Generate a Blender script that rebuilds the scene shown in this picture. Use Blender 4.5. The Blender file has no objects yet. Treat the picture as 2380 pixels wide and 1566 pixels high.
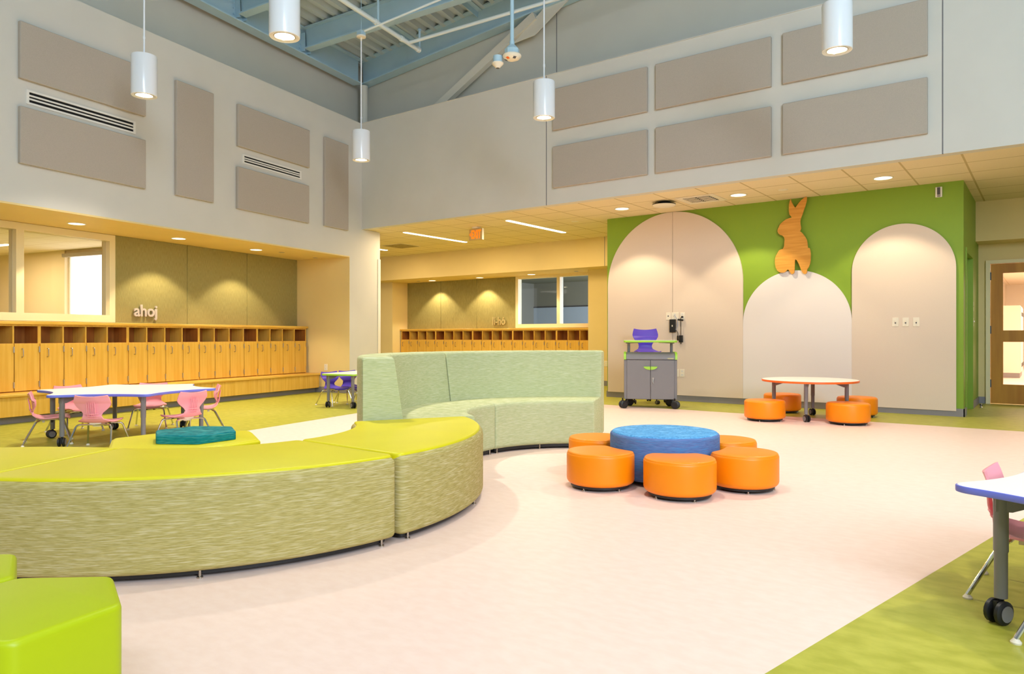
import bpy, math, random
from mathutils import Matrix, Vector
random.seed(7)
PI = math.pi
C = bpy.context.scene.collection
PHI = math.radians(11.47)                  # the locker wall stands 11.5 degrees off square
ML = Matrix.Rotation(PHI, 4, 'Z')
IW = Matrix.Identity(4)

# ------------------------------------------------------------------ materials
def lin(c):
    return tuple((x/12.92 if x <= 0.04045 else ((x+0.055)/1.055)**2.4) for x in [v/255.0 for v in c])
def newmat(name):
    m = bpy.data.materials.new(name); m.use_nodes = True
    nt = m.node_tree; b = nt.nodes['Principled BSDF']
    return m, nt, b
def setin(b, k, v):
    if k in b.inputs: b.inputs[k].default_value = v
def mat(name, col, rough=0.5, metal=0.0, noise=0.0, scale=(8, 8, 8), detail=3.0, col2=None, bump=0.0, bscale=None, spec=None, emit=None, estr=0.0, coat=0.0):
    """plain or two-tone procedural material; colours are sRGB 0-255"""
    m, nt, b = newmat(name)
    c1 = lin(col); setin(b, 'Roughness', rough); setin(b, 'Metallic', metal)
    if spec is not None: setin(b, 'Specular IOR Level', spec)
    if coat: setin(b, 'Coat Weight', coat); setin(b, 'Coat Roughness', 0.15)
    b.inputs['Base Color'].default_value = (*c1, 1)
    if col2 is not None or noise or bump:
        tc = nt.nodes.new('ShaderNodeTexCoord'); mp = nt.nodes.new('ShaderNodeMapping')
        mp.inputs['Scale'].default_value = scale
        nt.links.new(tc.outputs['Object'], mp.inputs['Vector'])
        nz = nt.nodes.new('ShaderNodeTexNoise'); nz.inputs['Scale'].default_value = 1.0; nz.inputs['Detail'].default_value = detail
        nt.links.new(mp.outputs['Vector'], nz.inputs['Vector'])
        if col2 is None: c2 = tuple(x*(1-noise) for x in c1)
        else: c2 = lin(col2)
        rp = nt.nodes.new('ShaderNodeValToRGB')
        rp.color_ramp.elements[0].position = 0.36; rp.color_ramp.elements[1].position = 0.64
        rp.color_ramp.elements[0].color = (*c2, 1); rp.color_ramp.elements[1].color = (*c1, 1)
        nt.links.new(nz.outputs['Fac'], rp.inputs['Fac']); nt.links.new(rp.outputs['Color'], b.inputs['Base Color'])
        if bump:
            bp = nt.nodes.new('ShaderNodeBump'); bp.inputs['Strength'].default_value = bump; bp.inputs['Distance'].default_value = 0.01
            src = nz
            if bscale:
                mp2 = nt.nodes.new('ShaderNodeMapping'); mp2.inputs['Scale'].default_value = bscale
                nt.links.new(tc.outputs['Object'], mp2.inputs['Vector'])
                src = nt.nodes.new('ShaderNodeTexNoise'); src.inputs['Scale'].default_value = 1.0
                nt.links.new(mp2.outputs['Vector'], src.inputs['Vector'])
            nt.links.new(src.outputs['Fac'], bp.inputs['Height']); nt.links.new(bp.outputs['Normal'], b.inputs['Normal'])
    if emit is not None:
        setin(b, 'Emission Color', (*lin(emit), 1)); setin(b, 'Emission Strength', estr)
    return m
def weave(name, ca, cb, cc, rough=0.75, zs=520.0, xs=22):
    """horizontally streaked upholstery: three yarn tones in thin level streaks"""
    m, nt, b = newmat(name); setin(b, 'Roughness', rough); setin(b, 'Specular IOR Level', 0.2)
    tc = nt.nodes.new('ShaderNodeTexCoord')
    def nz(scale, det):
        mp = nt.nodes.new('ShaderNodeMapping'); mp.inputs['Scale'].default_value = scale
        n = nt.nodes.new('ShaderNodeTexNoise'); n.inputs['Scale'].default_value = 1; n.inputs['Detail'].default_value = det
        nt.links.new(tc.outputs['Object'], mp.inputs['Vector']); nt.links.new(mp.outputs['Vector'], n.inputs['Vector']); return n
    n1 = nz((xs, xs, zs), 2); n2 = nz((12, 12, zs*0.4), 4); n3 = nz((400, 400, 420), 0)
    r1 = nt.nodes.new('ShaderNodeValToRGB'); e = r1.color_ramp.elements
    e[0].position = 0.38; e[1].position = 0.62; e[0].color = (*lin(ca), 1); e[1].color = (*lin(cb), 1)
    nt.links.new(n1.outputs['Fac'], r1.inputs['Fac'])
    r2 = nt.nodes.new('ShaderNodeValToRGB'); e = r2.color_ramp.elements
    e[0].position = 0.5; e[1].position = 0.7; e[0].color = (0, 0, 0, 1); e[1].color = (.8, .8, .8, 1)
    nt.links.new(n2.outputs['Fac'], r2.inputs['Fac'])
    mx = nt.nodes.new('ShaderNodeMix'); mx.data_type = 'RGBA'
    nt.links.new(r2.outputs['Color'], mx.inputs[0]); nt.links.new(r1.outputs['Color'], mx.inputs[6]); mx.inputs[7].default_value = (*lin(cc), 1)
    nt.links.new(mx.outputs[2], b.inputs['Base Color'])
    bp = nt.nodes.new('ShaderNodeBump'); bp.inputs['Strength'].default_value = 0.25; bp.inputs['Distance'].default_value = 0.004
    nt.links.new(n1.outputs['Fac'], bp.inputs['Height']); nt.links.new(bp.outputs['Normal'], b.inputs['Normal'])
    return m
def emis(name, col, strength):
    m, nt, b = newmat(name); setin(b, 'Emission Color', (*lin(col), 1)); setin(b, 'Emission Strength', strength)
    b.inputs['Base Color'].default_value = (*lin(col), 1); return m
def tilemat(name, col, line, x0, y0, pitch, w):
    m, nt, b = newmat(name); setin(b, 'Roughness', 0.9); setin(b, 'Specular IOR Level', 0.15)
    tc = nt.nodes.new('ShaderNodeTexCoord'); sp = nt.nodes.new('ShaderNodeSeparateXYZ'); nt.links.new(tc.outputs['Object'], sp.inputs[0])
    def axis(o, off):
        a = nt.nodes.new('ShaderNodeMath'); a.operation = 'SUBTRACT'; nt.links.new(sp.outputs[o], a.inputs[0]); a.inputs[1].default_value = off - w/2
        q = nt.nodes.new('ShaderNodeMath'); q.operation = 'FLOORED_MODULO'; nt.links.new(a.outputs[0], q.inputs[0]); q.inputs[1].default_value = pitch
        l = nt.nodes.new('ShaderNodeMath'); l.operation = 'LESS_THAN'; nt.links.new(q.outputs[0], l.inputs[0]); l.inputs[1].default_value = w
        return l
    ax, ay = axis('X', x0), axis('Y', y0)
    mm = nt.nodes.new('ShaderNodeMath'); mm.operation = 'MAXIMUM'; nt.links.new(ax.outputs[0], mm.inputs[0]); nt.links.new(ay.outputs[0], mm.inputs[1])
    nz = nt.nodes.new('ShaderNodeTexNoise'); nz.inputs['Scale'].default_value = 60; nt.links.new(tc.outputs['Object'], nz.inputs['Vector'])
    r = nt.nodes.new('ShaderNodeValToRGB'); c = lin(col); r.color_ramp.elements[0].position = .3; r.color_ramp.elements[1].position = .7
    r.color_ramp.elements[0].color = (*[v*.96 for v in c], 1); r.color_ramp.elements[1].color = (*c, 1); nt.links.new(nz.outputs['Fac'], r.inputs['Fac'])
    mx = nt.nodes.new('ShaderNodeMix'); mx.data_type = 'RGBA'; nt.links.new(mm.outputs[0], mx.inputs[0]); nt.links.new(r.outputs['Color'], mx.inputs[6]); mx.inputs[7].default_value = (*lin(line), 1)
    nt.links.new(mx.outputs[2], b.inputs['Base Color']); return m
def glassmat(name, tint=(1, 1, 1)):
    m = bpy.data.materials.new(name); m.use_nodes = True; nt = m.node_tree; nt.nodes.clear()
    o = nt.nodes.new('ShaderNodeOutputMaterial'); t = nt.nodes.new('ShaderNodeBsdfTransparent'); t.inputs[0].default_value = (*tint, 1)
    g = nt.nodes.new('ShaderNodeBsdfGlossy'); g.inputs['Roughness'].default_value = 0.02
    f = nt.nodes.new('ShaderNodeFresnel'); f.inputs['IOR'].default_value = 1.22
    mx = nt.nodes.new('ShaderNodeMixShader'); nt.links.new(f.outputs[0], mx.inputs[0]); nt.links.new(t.outputs[0], mx.inputs[1]); nt.links.new(g.outputs[0], mx.inputs[2])
    nt.links.new(mx.outputs[0], o.inputs[0]); return m

M = {}
M['white'] = mat('wall_paint_white', (212, 207, 197), .6, noise=.03, scale=(2, 2, 2))
M['cream'] = mat('wall_paint_cream', (232, 206, 142), .6, noise=.03, scale=(2, 2, 2))  # cream paint with the yellow of warm bounced light put into the colour
M['taupe'] = mat('wall_paint_taupe', (200, 196, 184), .65, noise=.03, scale=(2, 2, 2))  # slightly darker than the white of the lower walls
M['green'] = mat('wall_paint_green', (134, 164, 42), .5, noise=.03, scale=(2, 2, 2))
M['floor'] = mat('linoleum_cream', (238, 211, 198), .42, col2=(234, 205, 191), scale=(14, 24, 8), detail=8, spec=.35)
M['lino'] = mat('linoleum_green', (182, 178, 70), .42, col2=(164, 162, 54), scale=(10, 16, 8), detail=8, spec=.35)
M['rubber'] = mat('rubber_base', (140, 134, 134), .5)
M['tile'] = tilemat('ceiling_tile', (236, 218, 182), (198, 176, 130), -0.757, 9.565, 0.6, 0.022)
M['tile2'] = tilemat('ceiling_tile_classroom', (240, 226, 200), (220, 200, 165), 0.1, 0.2, 0.6, 0.02)
M['acoustic'] = mat('acoustic_fabric', (184, 172, 158), .95, noise=.1, scale=(220, 220, 220), bump=.15)
M['tack'] = mat('olive_fabric', (160, 148, 90), .9, col2=(144, 132, 78), scale=(160, 160, 14), bump=.2, spec=.35)
M['maple'] = mat('maple_veneer', (230, 184, 82), .38, col2=(218, 166, 62), scale=(26, 26, 1.6), detail=4, spec=.4)
M['maple_h'] = mat('maple_veneer_level', (230, 184, 82), .38, col2=(216, 162, 60), scale=(2.0, 2.0, 30), detail=4, spec=.4)
M['maple_in'] = mat('maple_inside', (176, 108, 42), .5, col2=(160, 94, 34), scale=(26, 26, 1.6), detail=4)  # maple darkened: the shade inside the cubbies is put into the colour
M['nickel'] = mat('brushed_nickel', (190, 180, 165), .3, 1.0)
M['silver'] = mat('silver_paint', (206, 192, 178), .35, spec=.5)
M['chrome'] = mat('chrome', (214, 214, 210), .12, 1.0)
M['grey_metal'] = mat('grey_powder_coat', (126, 122, 122), .4, spec=.4)
M['grey_dark'] = mat('dark_grey_metal', (84, 82, 84), .45)
M['black'] = mat('black_plastic', (26, 25, 26), .45)
M['void'] = mat('dark_gap', (14, 13, 13), .9)
M['whiteplastic'] = mat('white_plastic', (236, 230, 220), .4)
M['ivory'] = mat('ivory_plastic', (238, 226, 204), .4)
M['lime'] = mat('lime_vinyl', (212, 200, 14), .42, noise=.04, scale=(3, 3, 3), spec=.4)
M['green_vinyl'] = mat('bright_green_vinyl', (176, 190, 0), .42, noise=.04, scale=(3, 3, 3), spec=.4)
M['orange'] = mat('orange_vinyl', (246, 138, 0), .4, noise=.05, scale=(5, 5, 5), spec=.4)
M['bench'] = weave('bench_weave', (158, 144, 78), (184, 168, 106), (202, 188, 142))
M['sofa'] = weave('sofa_weave', (168, 174, 128), (188, 190, 146), (198, 200, 166))
M['blue_top'] = weave('blue_weave_top', (66, 136, 192), (92, 164, 218), (118, 182, 228), zs=90, xs=70)  # same fabric as the side; light falling on top is put into its colour
M['blue_side'] = weave('blue_weave_side', (80, 104, 158), (102, 130, 182), (74, 142, 196))  # same fabric as the top, with the side's shade put into its colour
M['teal'] = weave('teal_weave', (0, 100, 106), (16, 132, 134), (80, 156, 152))
M['pink'] = mat('pink_plastic', (244, 160, 170), .4, spec=.4)
M['purple'] = mat('purple_plastic', (98, 72, 196), .4, spec=.4)
M['laminate'] = mat('white_laminate', (250, 244, 236), .3, spec=.45)
M['edge_blue'] = mat('blue_edge', (110, 118, 214), .4)
M['edge_green'] = mat('lime_edge', (160, 208, 60), .4)
M['edge_orange'] = mat('orange_edge', (240, 104, 30), .4)
M['beam'] = mat('painted_steel', (178, 206, 220), .5, noise=.05, scale=(3, 3, 3))  # daylight's blue cast on white steel is put into this colour
M['steel_white'] = mat('painted_steel_white', (214, 208, 194), .5)
M['pipe'] = mat('painted_pipe', (222, 230, 230), .45)
M['deck'] = mat('painted_deck', (190, 202, 206), .55, noise=.05, scale=(3, 3, 3))
M['pendant'] = mat('white_enamel', (240, 240, 244), .22, spec=.6, coat=.4)
M['arch'] = mat('arch_fabric', (226, 206, 186), .9, noise=.04, scale=(160, 160, 160), bump=.05)
M['whiteboard'] = mat('whiteboard', (232, 222, 216), .22, spec=.5)
M['birch'] = mat('birch_ply', (226, 160, 66), .42, col2=(210, 142, 50), scale=(2.5, 3, 34), detail=5)
M['door_wood'] = mat('door_veneer', (206, 142, 44), .4, col2=(186, 120, 28), scale=(9, 9, .8), detail=3)
M['frame'] = mat('frame_paint', (240, 222, 176), .45)
M['lens'] = emis('lamp_lens', (255, 236, 200), 9.0)
M['lens_soft'] = emis('downlight_lens', (255, 232, 190), 5.0)
M['tube'] = emis('linear_lens', (255, 240, 205), 7.0)
M['exit_red'] = emis('exit_letters', (255, 112, 10), 1.15)
M['exit_face'] = mat('exit_face', (206, 176, 116), .5)
M['blind'] = emis('daylit_blind', (250, 250, 255), 1.5)
M['glass'] = glassmat('window_glass')
M['glass_dark'] = glassmat('window_glass_far', (.9, .92, .95))
M['room_wall'] = mat('classroom_paint', (236, 218, 184), .7)
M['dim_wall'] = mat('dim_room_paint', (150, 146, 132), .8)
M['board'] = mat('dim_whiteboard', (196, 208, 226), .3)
M['locker_white'] = mat('white_locker', (236, 226, 208), .5)
M['cable_grey'] = mat('grey_cable', (150, 155, 180), .5)

# ------------------------------------------------------------------ mesh builder
class B:
    def __init__(s): s.v = []; s.f = []; s.mi = []; s.cur = 0
    def add(s, vs, fs):
        o = len(s.v); s.v.extend(Vector(p) for p in vs)
        for f in fs: s.f.append(tuple(o+i for i in f)); s.mi.append(s.cur)
        return s
    def mark(s): return len(s.v)
    def xf(s, mtx, start=0):
        for i in range(start, len(s.v)): s.v[i] = mtx @ s.v[i]
        return s
    def box(s, x0, x1, y0, y1, z0, z1):
        vs = [(x0, y0, z0), (x1, y0, z0), (x1, y1, z0), (x0, y1, z0), (x0, y0, z1), (x1, y0, z1), (x1, y1, z1), (x0, y1, z1)]
        return s.add(vs, [(0, 3, 2, 1), (4, 5, 6, 7), (0, 1, 5, 4), (1, 2, 6, 5), (2, 3, 7, 6), (3, 0, 4, 7)])
    def prism(s, poly, z0, z1, rt=0., rb=0., n=4):
        poly = [Vector((p[0], p[1])) for p in poly]
        a = sum(poly[i].x*poly[(i+1) % len(poly)].y - poly[(i+1) % len(poly)].x*poly[i].y for i in range(len(poly)))
        if a < 0: poly = poly[::-1]
        N = len(poly); nor = []
        for i in range(N):
            d1 = (poly[i]-poly[i-1]).normalized(); d2 = (poly[(i+1) % N]-poly[i]).normalized()
            n1 = Vector((d1.y, -d1.x)); n2 = Vector((d2.y, -d2.x)); m = (n1+n2)
            if m.length < 1e-6: m = n1
            m.normalize(); k = 1/max(.45, m.dot(n1)); nor.append(m*k)
        rings = []
        if rb > 0:
            for j in range(n+1):
                t = PI/2*j/n; rings.append((rb*(1-math.sin(t)), z0+rb*(1-math.cos(t))))
        else: rings.append((0, z0))
        if rt > 0:
            for j in range(n+1):
                t = PI/2*j/n; rings.append((rt*(1-math.cos(t)), z1-rt*(1-math.sin(t))))
        else: rings.append((0, z1))
        vs = []
        for off, z in rings:
            for i in range(N):
                p = poly[i]-nor[i]*off; vs.append((p.x, p.y, z))
        if N > 8:      # concave outlines are split into triangles
            from mathutils.geometry import tessellate_polygon
            fs = []
            for base in (0, (len(rings)-1)*N):
                for tri in tessellate_polygon([[Vector(vs[base+i]) for i in range(N)]]): fs.append(tuple(base+i for i in tri))
        else: fs = [tuple(range(N-1, -1, -1)), tuple((len(rings)-1)*N+i for i in range(N))]
        for r in range(len(rings)-1):
            for i in range(N):
                j = (i+1) % N; fs.append((r*N+i, r*N+j, (r+1)*N+j, (r+1)*N+i))
        return s.add(vs, fs)
    def lathe(s, prof, n=32, c=(0, 0, 0), cap=True):
        vs = []; fs = []; m = len(prof)
        for (r, z) in prof:
            for i in range(n):
                t = 2*PI*i/n; vs.append((c[0]+r*math.cos(t), c[1]+r*math.sin(t), c[2]+z))
        for k in range(m-1):
            for i in range(n):
                j = (i+1) % n; fs.append((k*n+i, k*n+j, (k+1)*n+j, (k+1)*n+i))
        if cap and prof[0][0] > 1e-6: fs.append(tuple(range(n-1, -1, -1)))
        if cap and prof[-1][0] > 1e-6: fs.append(tuple((m-1)*n+i for i in range(n)))
        return s.add(vs, fs)
    def tube(s, path, r, n=10, closed=False, flat=1.0):
        path = [Vector(p) for p in path]; N = len(path); vs = []; fs = []
        up = None
        for i in range(N):
            if closed: d = path[(i+1) % N]-path[i-1]
            else: d = path[min(i+1, N-1)]-path[max(i-1, 0)]
            d.normalize()
            if up is None:
                up = Vector((0, 0, 1)) if abs(d.z) < .9 else Vector((1, 0, 0))
            a = up-d*up.dot(d)
            if a.length < 1e-5: a = Vector((0, 1, 0))-d*d.y
            a.normalize(); b = d.cross(a); up = a
            rr = r[i] if isinstance(r, (list, tuple)) else r
            for k in range(n):
                t = 2*PI*k/n; vs.append(path[i]+a*math.cos(t)*rr*flat+b*math.sin(t)*rr)
        m = N if closed else N-1
        for i in range(m):
            i2 = (i+1) % N
            for k in range(n):
                k2 = (k+1) % n; fs.append((i*n+k, i*n+k2, i2*n+k2, i2*n+k))
        if not closed:
            fs.append(tuple(range(n-1, -1, -1))); fs.append(tuple((N-1)*n+k for k in range(n)))
        return s.add(vs, fs)
    def sweep(s, rings, closed_profile=True):
        """rings: list of equal-length vertex loops, capped at both ends"""
        n = len(rings[0]); vs = [p for r in rings for p in r]; fs = []
        for i in range(len(rings)-1):
            for k in range(n):
                k2 = (k+1) % n; fs.append((i*n+k, i*n+k2, (i+1)*n+k2, (i+1)*n+k))
        fs.append(tuple(range(n-1, -1, -1))); fs.append(tuple((len(rings)-1)*n+k for k in range(n)))
        return s.add(vs, fs)

def mesh(name, b, mats, smooth=35):
    me = bpy.data.meshes.new(name)
    me.from_pydata([tuple(v) for v in b.v], [], b.f)
    mats = mats if isinstance(mats, (list, tuple)) else [mats]
    for m in mats: me.materials.append(M[m] if isinstance(m, str) else m)
    me.polygons.foreach_set('material_index', b.mi)
    import bmesh
    bm = bmesh.new(); bm.from_mesh(me); bmesh.ops.recalc_face_normals(bm, faces=bm.faces); bm.to_mesh(me); bm.free()
    if smooth:
        me.polygons.foreach_set('use_smooth', [True]*len(me.polygons)); me.set_sharp_from_angle(angle=math.radians(smooth))
    me.update(); return me
def link(name, me, parent=None, loc=None, rot=None, bevel=0, seg=2, label=None):
    o = bpy.data.objects.new(name, me); C.objects.link(o)
    if parent is not None: o.parent = parent
    if loc is not None: o.location = loc
    if rot is not None: o.rotation_euler = rot
    if bevel:
        md = o.modifiers.new('bevel', 'BEVEL'); md.width = bevel; md.segments = seg; md.limit_method = 'ANGLE'; md.angle_limit = math.radians(40)
    if label: o['label'] = label
    return o
def part(name, b, mats, parent, loc=None, rot=None, bevel=0, smooth=35, label=None, seg=2):
    return link(name, mesh(name, b, mats, smooth), parent, loc, rot, bevel, seg, label)
def tag(o, label, cat, group=None):
    o['label'] = label; o['category'] = cat
    if group: o['group'] = group
    return o
def place(o, loc, rz=0., fr=IW):
    o.location = fr @ Vector(loc); o.rotation_euler = (0, 0, rz+(PHI if fr is ML else 0)); return o
def thing(name, label, cat, loc=(0, 0, 0), rz=0., group=None, fr=IW):
    o = bpy.data.objects.new(name, None); o.empty_display_size = .1; C.objects.link(o)
    place(o, loc, rz, fr); return tag(o, label, cat, group)
def solo(name, b, mats, label, cat, loc=(0, 0, 0), rz=0., group=None, fr=IW, bevel=0, smooth=35):
    o = link(name, mesh(name, b, mats, smooth), None, None, None, bevel); place(o, loc, rz, fr); return tag(o, label, cat, group)
def struct(name, b, mats, fr=IW, parent=None, bevel=0, smooth=35):
    o = link(name, mesh(name, b, mats, smooth), parent, None, None, bevel)
    if parent is None:
        if fr is ML: o.rotation_euler = (0, 0, PHI)
        o['kind'] = 'structure'
    return o
def dup(root, label=None, group=None):
    r = root.copy(); C.objects.link(r)
    if label: r['label'] = label
    if group: r['group'] = group
    def rec(src, dst):
        for ch in list(src.children):
            c = ch.copy(); C.objects.link(c); c.parent = dst; c.matrix_parent_inverse = ch.matrix_parent_inverse.copy(); rec(ch, c)
    rec(root, r); return r
def fillet(pts, r, n=5, closed=True):
    """round the corners of a 2-D or 3-D polyline"""
    P = [Vector(p) for p in pts]; N = len(P); out = []
    for i in range(N):
        if not closed and i in (0, N-1): out.append(P[i]); continue
        a, b, c = P[i-1], P[i], P[(i+1) % N]
        d = min(r, (a-b).length*.48, (c-b).length*.48)
        p, q = b+(a-b).normalized()*d, b+(c-b).normalized()*d
        for k in range(n+1):
            t = k/n; out.append(p*(1-t)**2+b*2*t*(1-t)+q*t*t)
    return out
def arc(cx, cy, r, a0, a1, n):
    return [(cx+r*math.cos(math.radians(a0+(a1-a0)*i/n)), cy+r*math.sin(math.radians(a0+(a1-a0)*i/n))) for i in range(n+1)]
def spot(parent, loc, power, col, angle, blend=.5, size=.05, name='lamp'):
    l = bpy.data.lights.new(name, 'SPOT'); l.energy = power; l.color = col; l.spot_size = math.radians(angle); l.spot_blend = blend; l.shadow_soft_size = size
    o = bpy.data.objects.new(name, l); C.objects.link(o); o.parent = parent; o.location = loc; return o
def area(loc, sx, sy, power, col, rot=(0, 0, 0), name='lamp', parent=None):
    l = bpy.data.lights.new(name, 'AREA'); l.shape = 'RECTANGLE'; l.size = sx; l.size_y = sy; l.energy = power; l.color = col
    o = bpy.data.objects.new(name, l); C.objects.link(o); o.location = loc; o.rotation_euler = rot
    if parent is not None: o.parent = parent
    return o

WARM = (1.0, .85, .60); WARM2 = (1.0, .78, .46); COOL = (.80, .90, 1.0)
# ------------------------------------------------------------------ the setting
CEIL = 2.96
floor_edges = dict(l0=(-6.89-.2208*(-6-4.57), -6), l1=(-6.89-.2208*(9.37-4.57), 9.37), r1=(-.115+.2078*(9.37-4.927), 9.37), r0=(-.115+.2078*(-6-4.927), -6))
E_ = floor_edges
b = B(); b.prism([E_['l0'], E_['r0'], E_['r1'], E_['l1']], -.1, 0)
struct('floor', b, 'floor')
b = B()
b.prism([(-20, -6), E_['l0'], E_['l1'], (-20, 9.37)], -.1, 0); b.prism([E_['r0'], (9, -6), (9, 9.37), E_['r1']], -.1, 0); b.prism([(-20, 9.37), (9, 9.37), (9, 30), (-20, 30)], -.1, 0)
struct('floor_green', b, 'lino')

XL, YA, YB, YG, YD = -8.04, 10.35, 8.89, 10.62, 12.95
# left wall (own frame): mass over the alcove, pier, recessed upper wall
b = B(); b.box(-9.3, XL, -4, YA, 2.425, 4.86); b.box(-9.3, XL, YA, 10.72, 0, 4.86); b.box(-9.3, XL, 10.72, 11.257, 0, 2.955)
struct('wall_left', b, 'white', ML)
b = B(); b.box(-8.7, -8.45, -4, 11.4, 4.86, 6.9); struct('wall_left_upper', b, 'taupe', ML)
b = B(); b.box(-9.24, XL+.0005, -4, YA, 2.405, 2.4255); struct('ceiling_alcove', b, 'cream', ML)
b = B(); b.box(-9.28, -8.0405, YA-.006, YA+.01, 0, 2.405); struct('wall_alcove_end', b, 'cream', ML)
b = B()
b.box(-9.44, -9.24, -4, 3.6, 0, 2.405); b.box(-9.44, -9.24, 6.67, YA, 0, 2.405); b.box(-9.44, -9.24, 3.6, 6.67, 0, 1.235); b.box(-9.44, -9.24, 3.6, 6.67, 2.345, 2.405)
struct('wall_alcove_back', b, 'cream', ML)
b = B(); b.box(XL-.002, XL+.012, 11.185, 11.262, 0.1, 2.45); b.box(XL-.06, XL+.004, 11.25, 11.262, .1, 2.45)
struct('trim_1', b, 'ivory', ML)
# bulkhead over the open side, recessed wall above it
b = B(); b.box(-10.25, 5, YB, YB+.13, 2.945, 4.86); b.box(-10.25, 5, YB-.012, YB, 4.86, 4.868); b.box(-10.25, 5, YB+.13, YB+.42, 4.7, 4.86)
struct('wall_right', b, 'white')
b = B(); b.box(-11.2, 5, YB+.4, YB+.55, 4.8, 7.3); struct('wall_right_upper', b, 'taupe')
b = B()
for x in (-5.98, -.913): b.box(x-.006, x+.006, YB-.0025, YB+.02, 2.945, 4.86)
b.box(-6.064, -6.052, YB+.396, YB+.42, 4.86, 6.9)
b.box(-7.005, -6.995, 12.447, 12.46, 2.385, CEIL)
struct('trim_2', b, 'grey_metal')
# tile ceiling, far band and soffit
b = B(); b.box(-20, 5, YB+.13, 12.46, CEIL, CEIL+.06); struct('ceiling', b, 'tile')
b = B(); b.box(-20, -5.92, 12.45, YD, 2.385, CEIL+.06); b.box(-.865, 5, 12.45, YD, 2.385, CEIL+.06); struct('wall_far_band', b, 'cream')
b = B(); b.box(-13.43, -7.67, YD, 13.5, 2.385, 2.41); struct('ceiling_far_alcove', b, 'cream')
b = B()
b.box(-20, -13.43, YD, 13.6, 0, 2.385); b.box(-7.67, -5.92, YD, 13.0, 0, 2.385); b.box(-13.43, -9.9, 13.5, 13.6, 0, 2.41)
b.box(-9.9, -7.4, 13.5, 13.6, 0, 1.235); b.box(-9.9, -7.4, 13.5, 13.6, 2.345, 2.41); b.box(-7.67, -7.55, 13.0, 13.6, 0, 2.41)
struct('wall_far', b, 'cream')
# green feature block with its side door opening
b = B(); b.box(-5.92, -.98, YG, YG+.1, 0, CEIL); b.box(-5.92, -5.82, YG+.1, 12.9, 0, CEIL)
b.box(-.98, -.865, YG, 10.96, 0, CEIL); b.box(-.98, -.865, 11.86, 13.0, 0, CEIL); b.box(-.98, -.865, 10.96, 11.86, 2.1, CEIL)
struct('wall_green', b, 'green')
b = B(); b.box(-.99, -.955, 10.96, 11.86, 0, 2.1); d3 = struct('door_2', b, 'green')
b = B()
b.box(-.953, -.852, 10.90, 10.975, 0, 2.15); b.box(-.953, -.852, 11.845, 11.92, 0, 2.15); b.box(-.953, -.852, 10.975, 11.845, 2.085, 2.15)
struct('door_frame', b, 'green', parent=d3)
# wall with the glazed wooden door
b = B(); b.box(-.865, -.72, YD, 13.1, 0, 2.385); b.box(-.72, .24, YD, 13.1, 2.1, 2.385); b.box(.24, 5, YD, 13.1, 0, 2.385)
struct('wall_back', b, 'cream')
# baseboards
b = B(); b.box(-5.93, -.853, YG-.012, YG, 0, .1); b.box(-.865, -.853, YG-.012, 10.9, 0, .1); b.box(-.865, -.853, 11.92, YD, 0, .1); struct('baseboard_green', b, 'rubber')
b = B(); b.box(-.853, -.775, YD-.012, YD, 0, .1); b.box(-7.66, -5.93, YD-.012, YD, 0, .1); struct('baseboard_far', b, 'rubber')
b = B(); b.box(-8.8, XL+.012, YA-.018, YA-.006, 0, .1); b.box(XL, XL+.012, YA, 11.257, 0, .1); struct('baseboard_left', b, 'rubber', ML)

# windows into the classrooms
def window(name, y0, y1, z0, z1, muls, fr, axis, plane, depth, glass, t=.055):
    """frame in a wall at x = plane (axis 'x') or y = plane (axis 'y'); y0..y1 runs along the wall"""
    def bx(bb, a0, a1, d0, d1, c0, c1):
        if axis == 'x': bb.box(plane+d0, plane+d1, a0, a1, c0, c1)
        else: bb.box(a0, a1, plane-d1, plane-d0, c0, c1)
    f = B()
    bx(f, y0, y1, -depth, .02, z0, z0+t*1.15); bx(f, y0, y1, -depth, .02, z1-t, z1); bx(f, y0, y0+t, -depth, .02, z0+t*1.15, z1-t); bx(f, y1-t, y1, -depth, .02, z0+t*1.15, z1-t)
    for m in muls: bx(f, m-t*.55, m+t*.55, -depth, .02, z0+t*1.15, z1-t)
    o = struct(name, f, 'frame', fr)
    e = [y0+t]+sum([[m-t*.55, m+t*.55] for m in muls], [])+[y1-t]
    for i in range(0, len(e), 2):
        g = B(); bx(g, e[i], e[i+1], -depth*.5-.004, -depth*.5+.004, z0+t*1.15, z1-t); struct('window_pane', g, glass, parent=o)
    return o
window('window_1', 3.62, 6.715, 1.2, 2.4, [4.5, 5.45], ML, 'x', -9.24, .13, 'glass', .085)
window('window_2', -9.93, -7.42, 1.2, 2.4, [-8.75], IW, 'y', 13.5, .12, 'glass_dark', .075)

# classroom seen through the left window
b = B(); b.box(-17.5, -9.44, 2, 9.6, 2.75, 2.8); struct('ceiling_classroom', b, 'tile2', ML)
b = B(); b.box(-17.5, -14.9, 9.45, 9.6, 0, 2.75); b.box(-14.9, -14.47, 9.42, 9.6, 0, 2.75); b.box(-14.47, -9.44, 9.45, 9.6, 2.64, 2.75); b.box(-17.6, -17.5, 2, 9.6, 0, 2.75); b.box(-14.47, -9.44, 9.45, 9.6, 0, .9); b.box(-17.6, -9.3, 1.9, 2.0, 0, 2.75)
struct('wall_classroom', b, 'room_wall', ML)
b = B(); b.box(-14.47, -14.42, 9.5, 9.58, .9, 2.64); b.box(-13.42, -13.37, 9.5, 9.58, .9, 2.64); b.box(-12.3, -12.2, 9.5, 9.58, .9, 2.64)
w3 = struct('window_3', b, 'whiteplastic', ML)
b = B(); b.box(-14.42, -13.42, 9.53, 9.55, .9, 2.64); b.box(-13.37, -12.3, 9.53, 9.55, .9, 2.64); struct('window_blind', b, 'blind', parent=w3)
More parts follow.
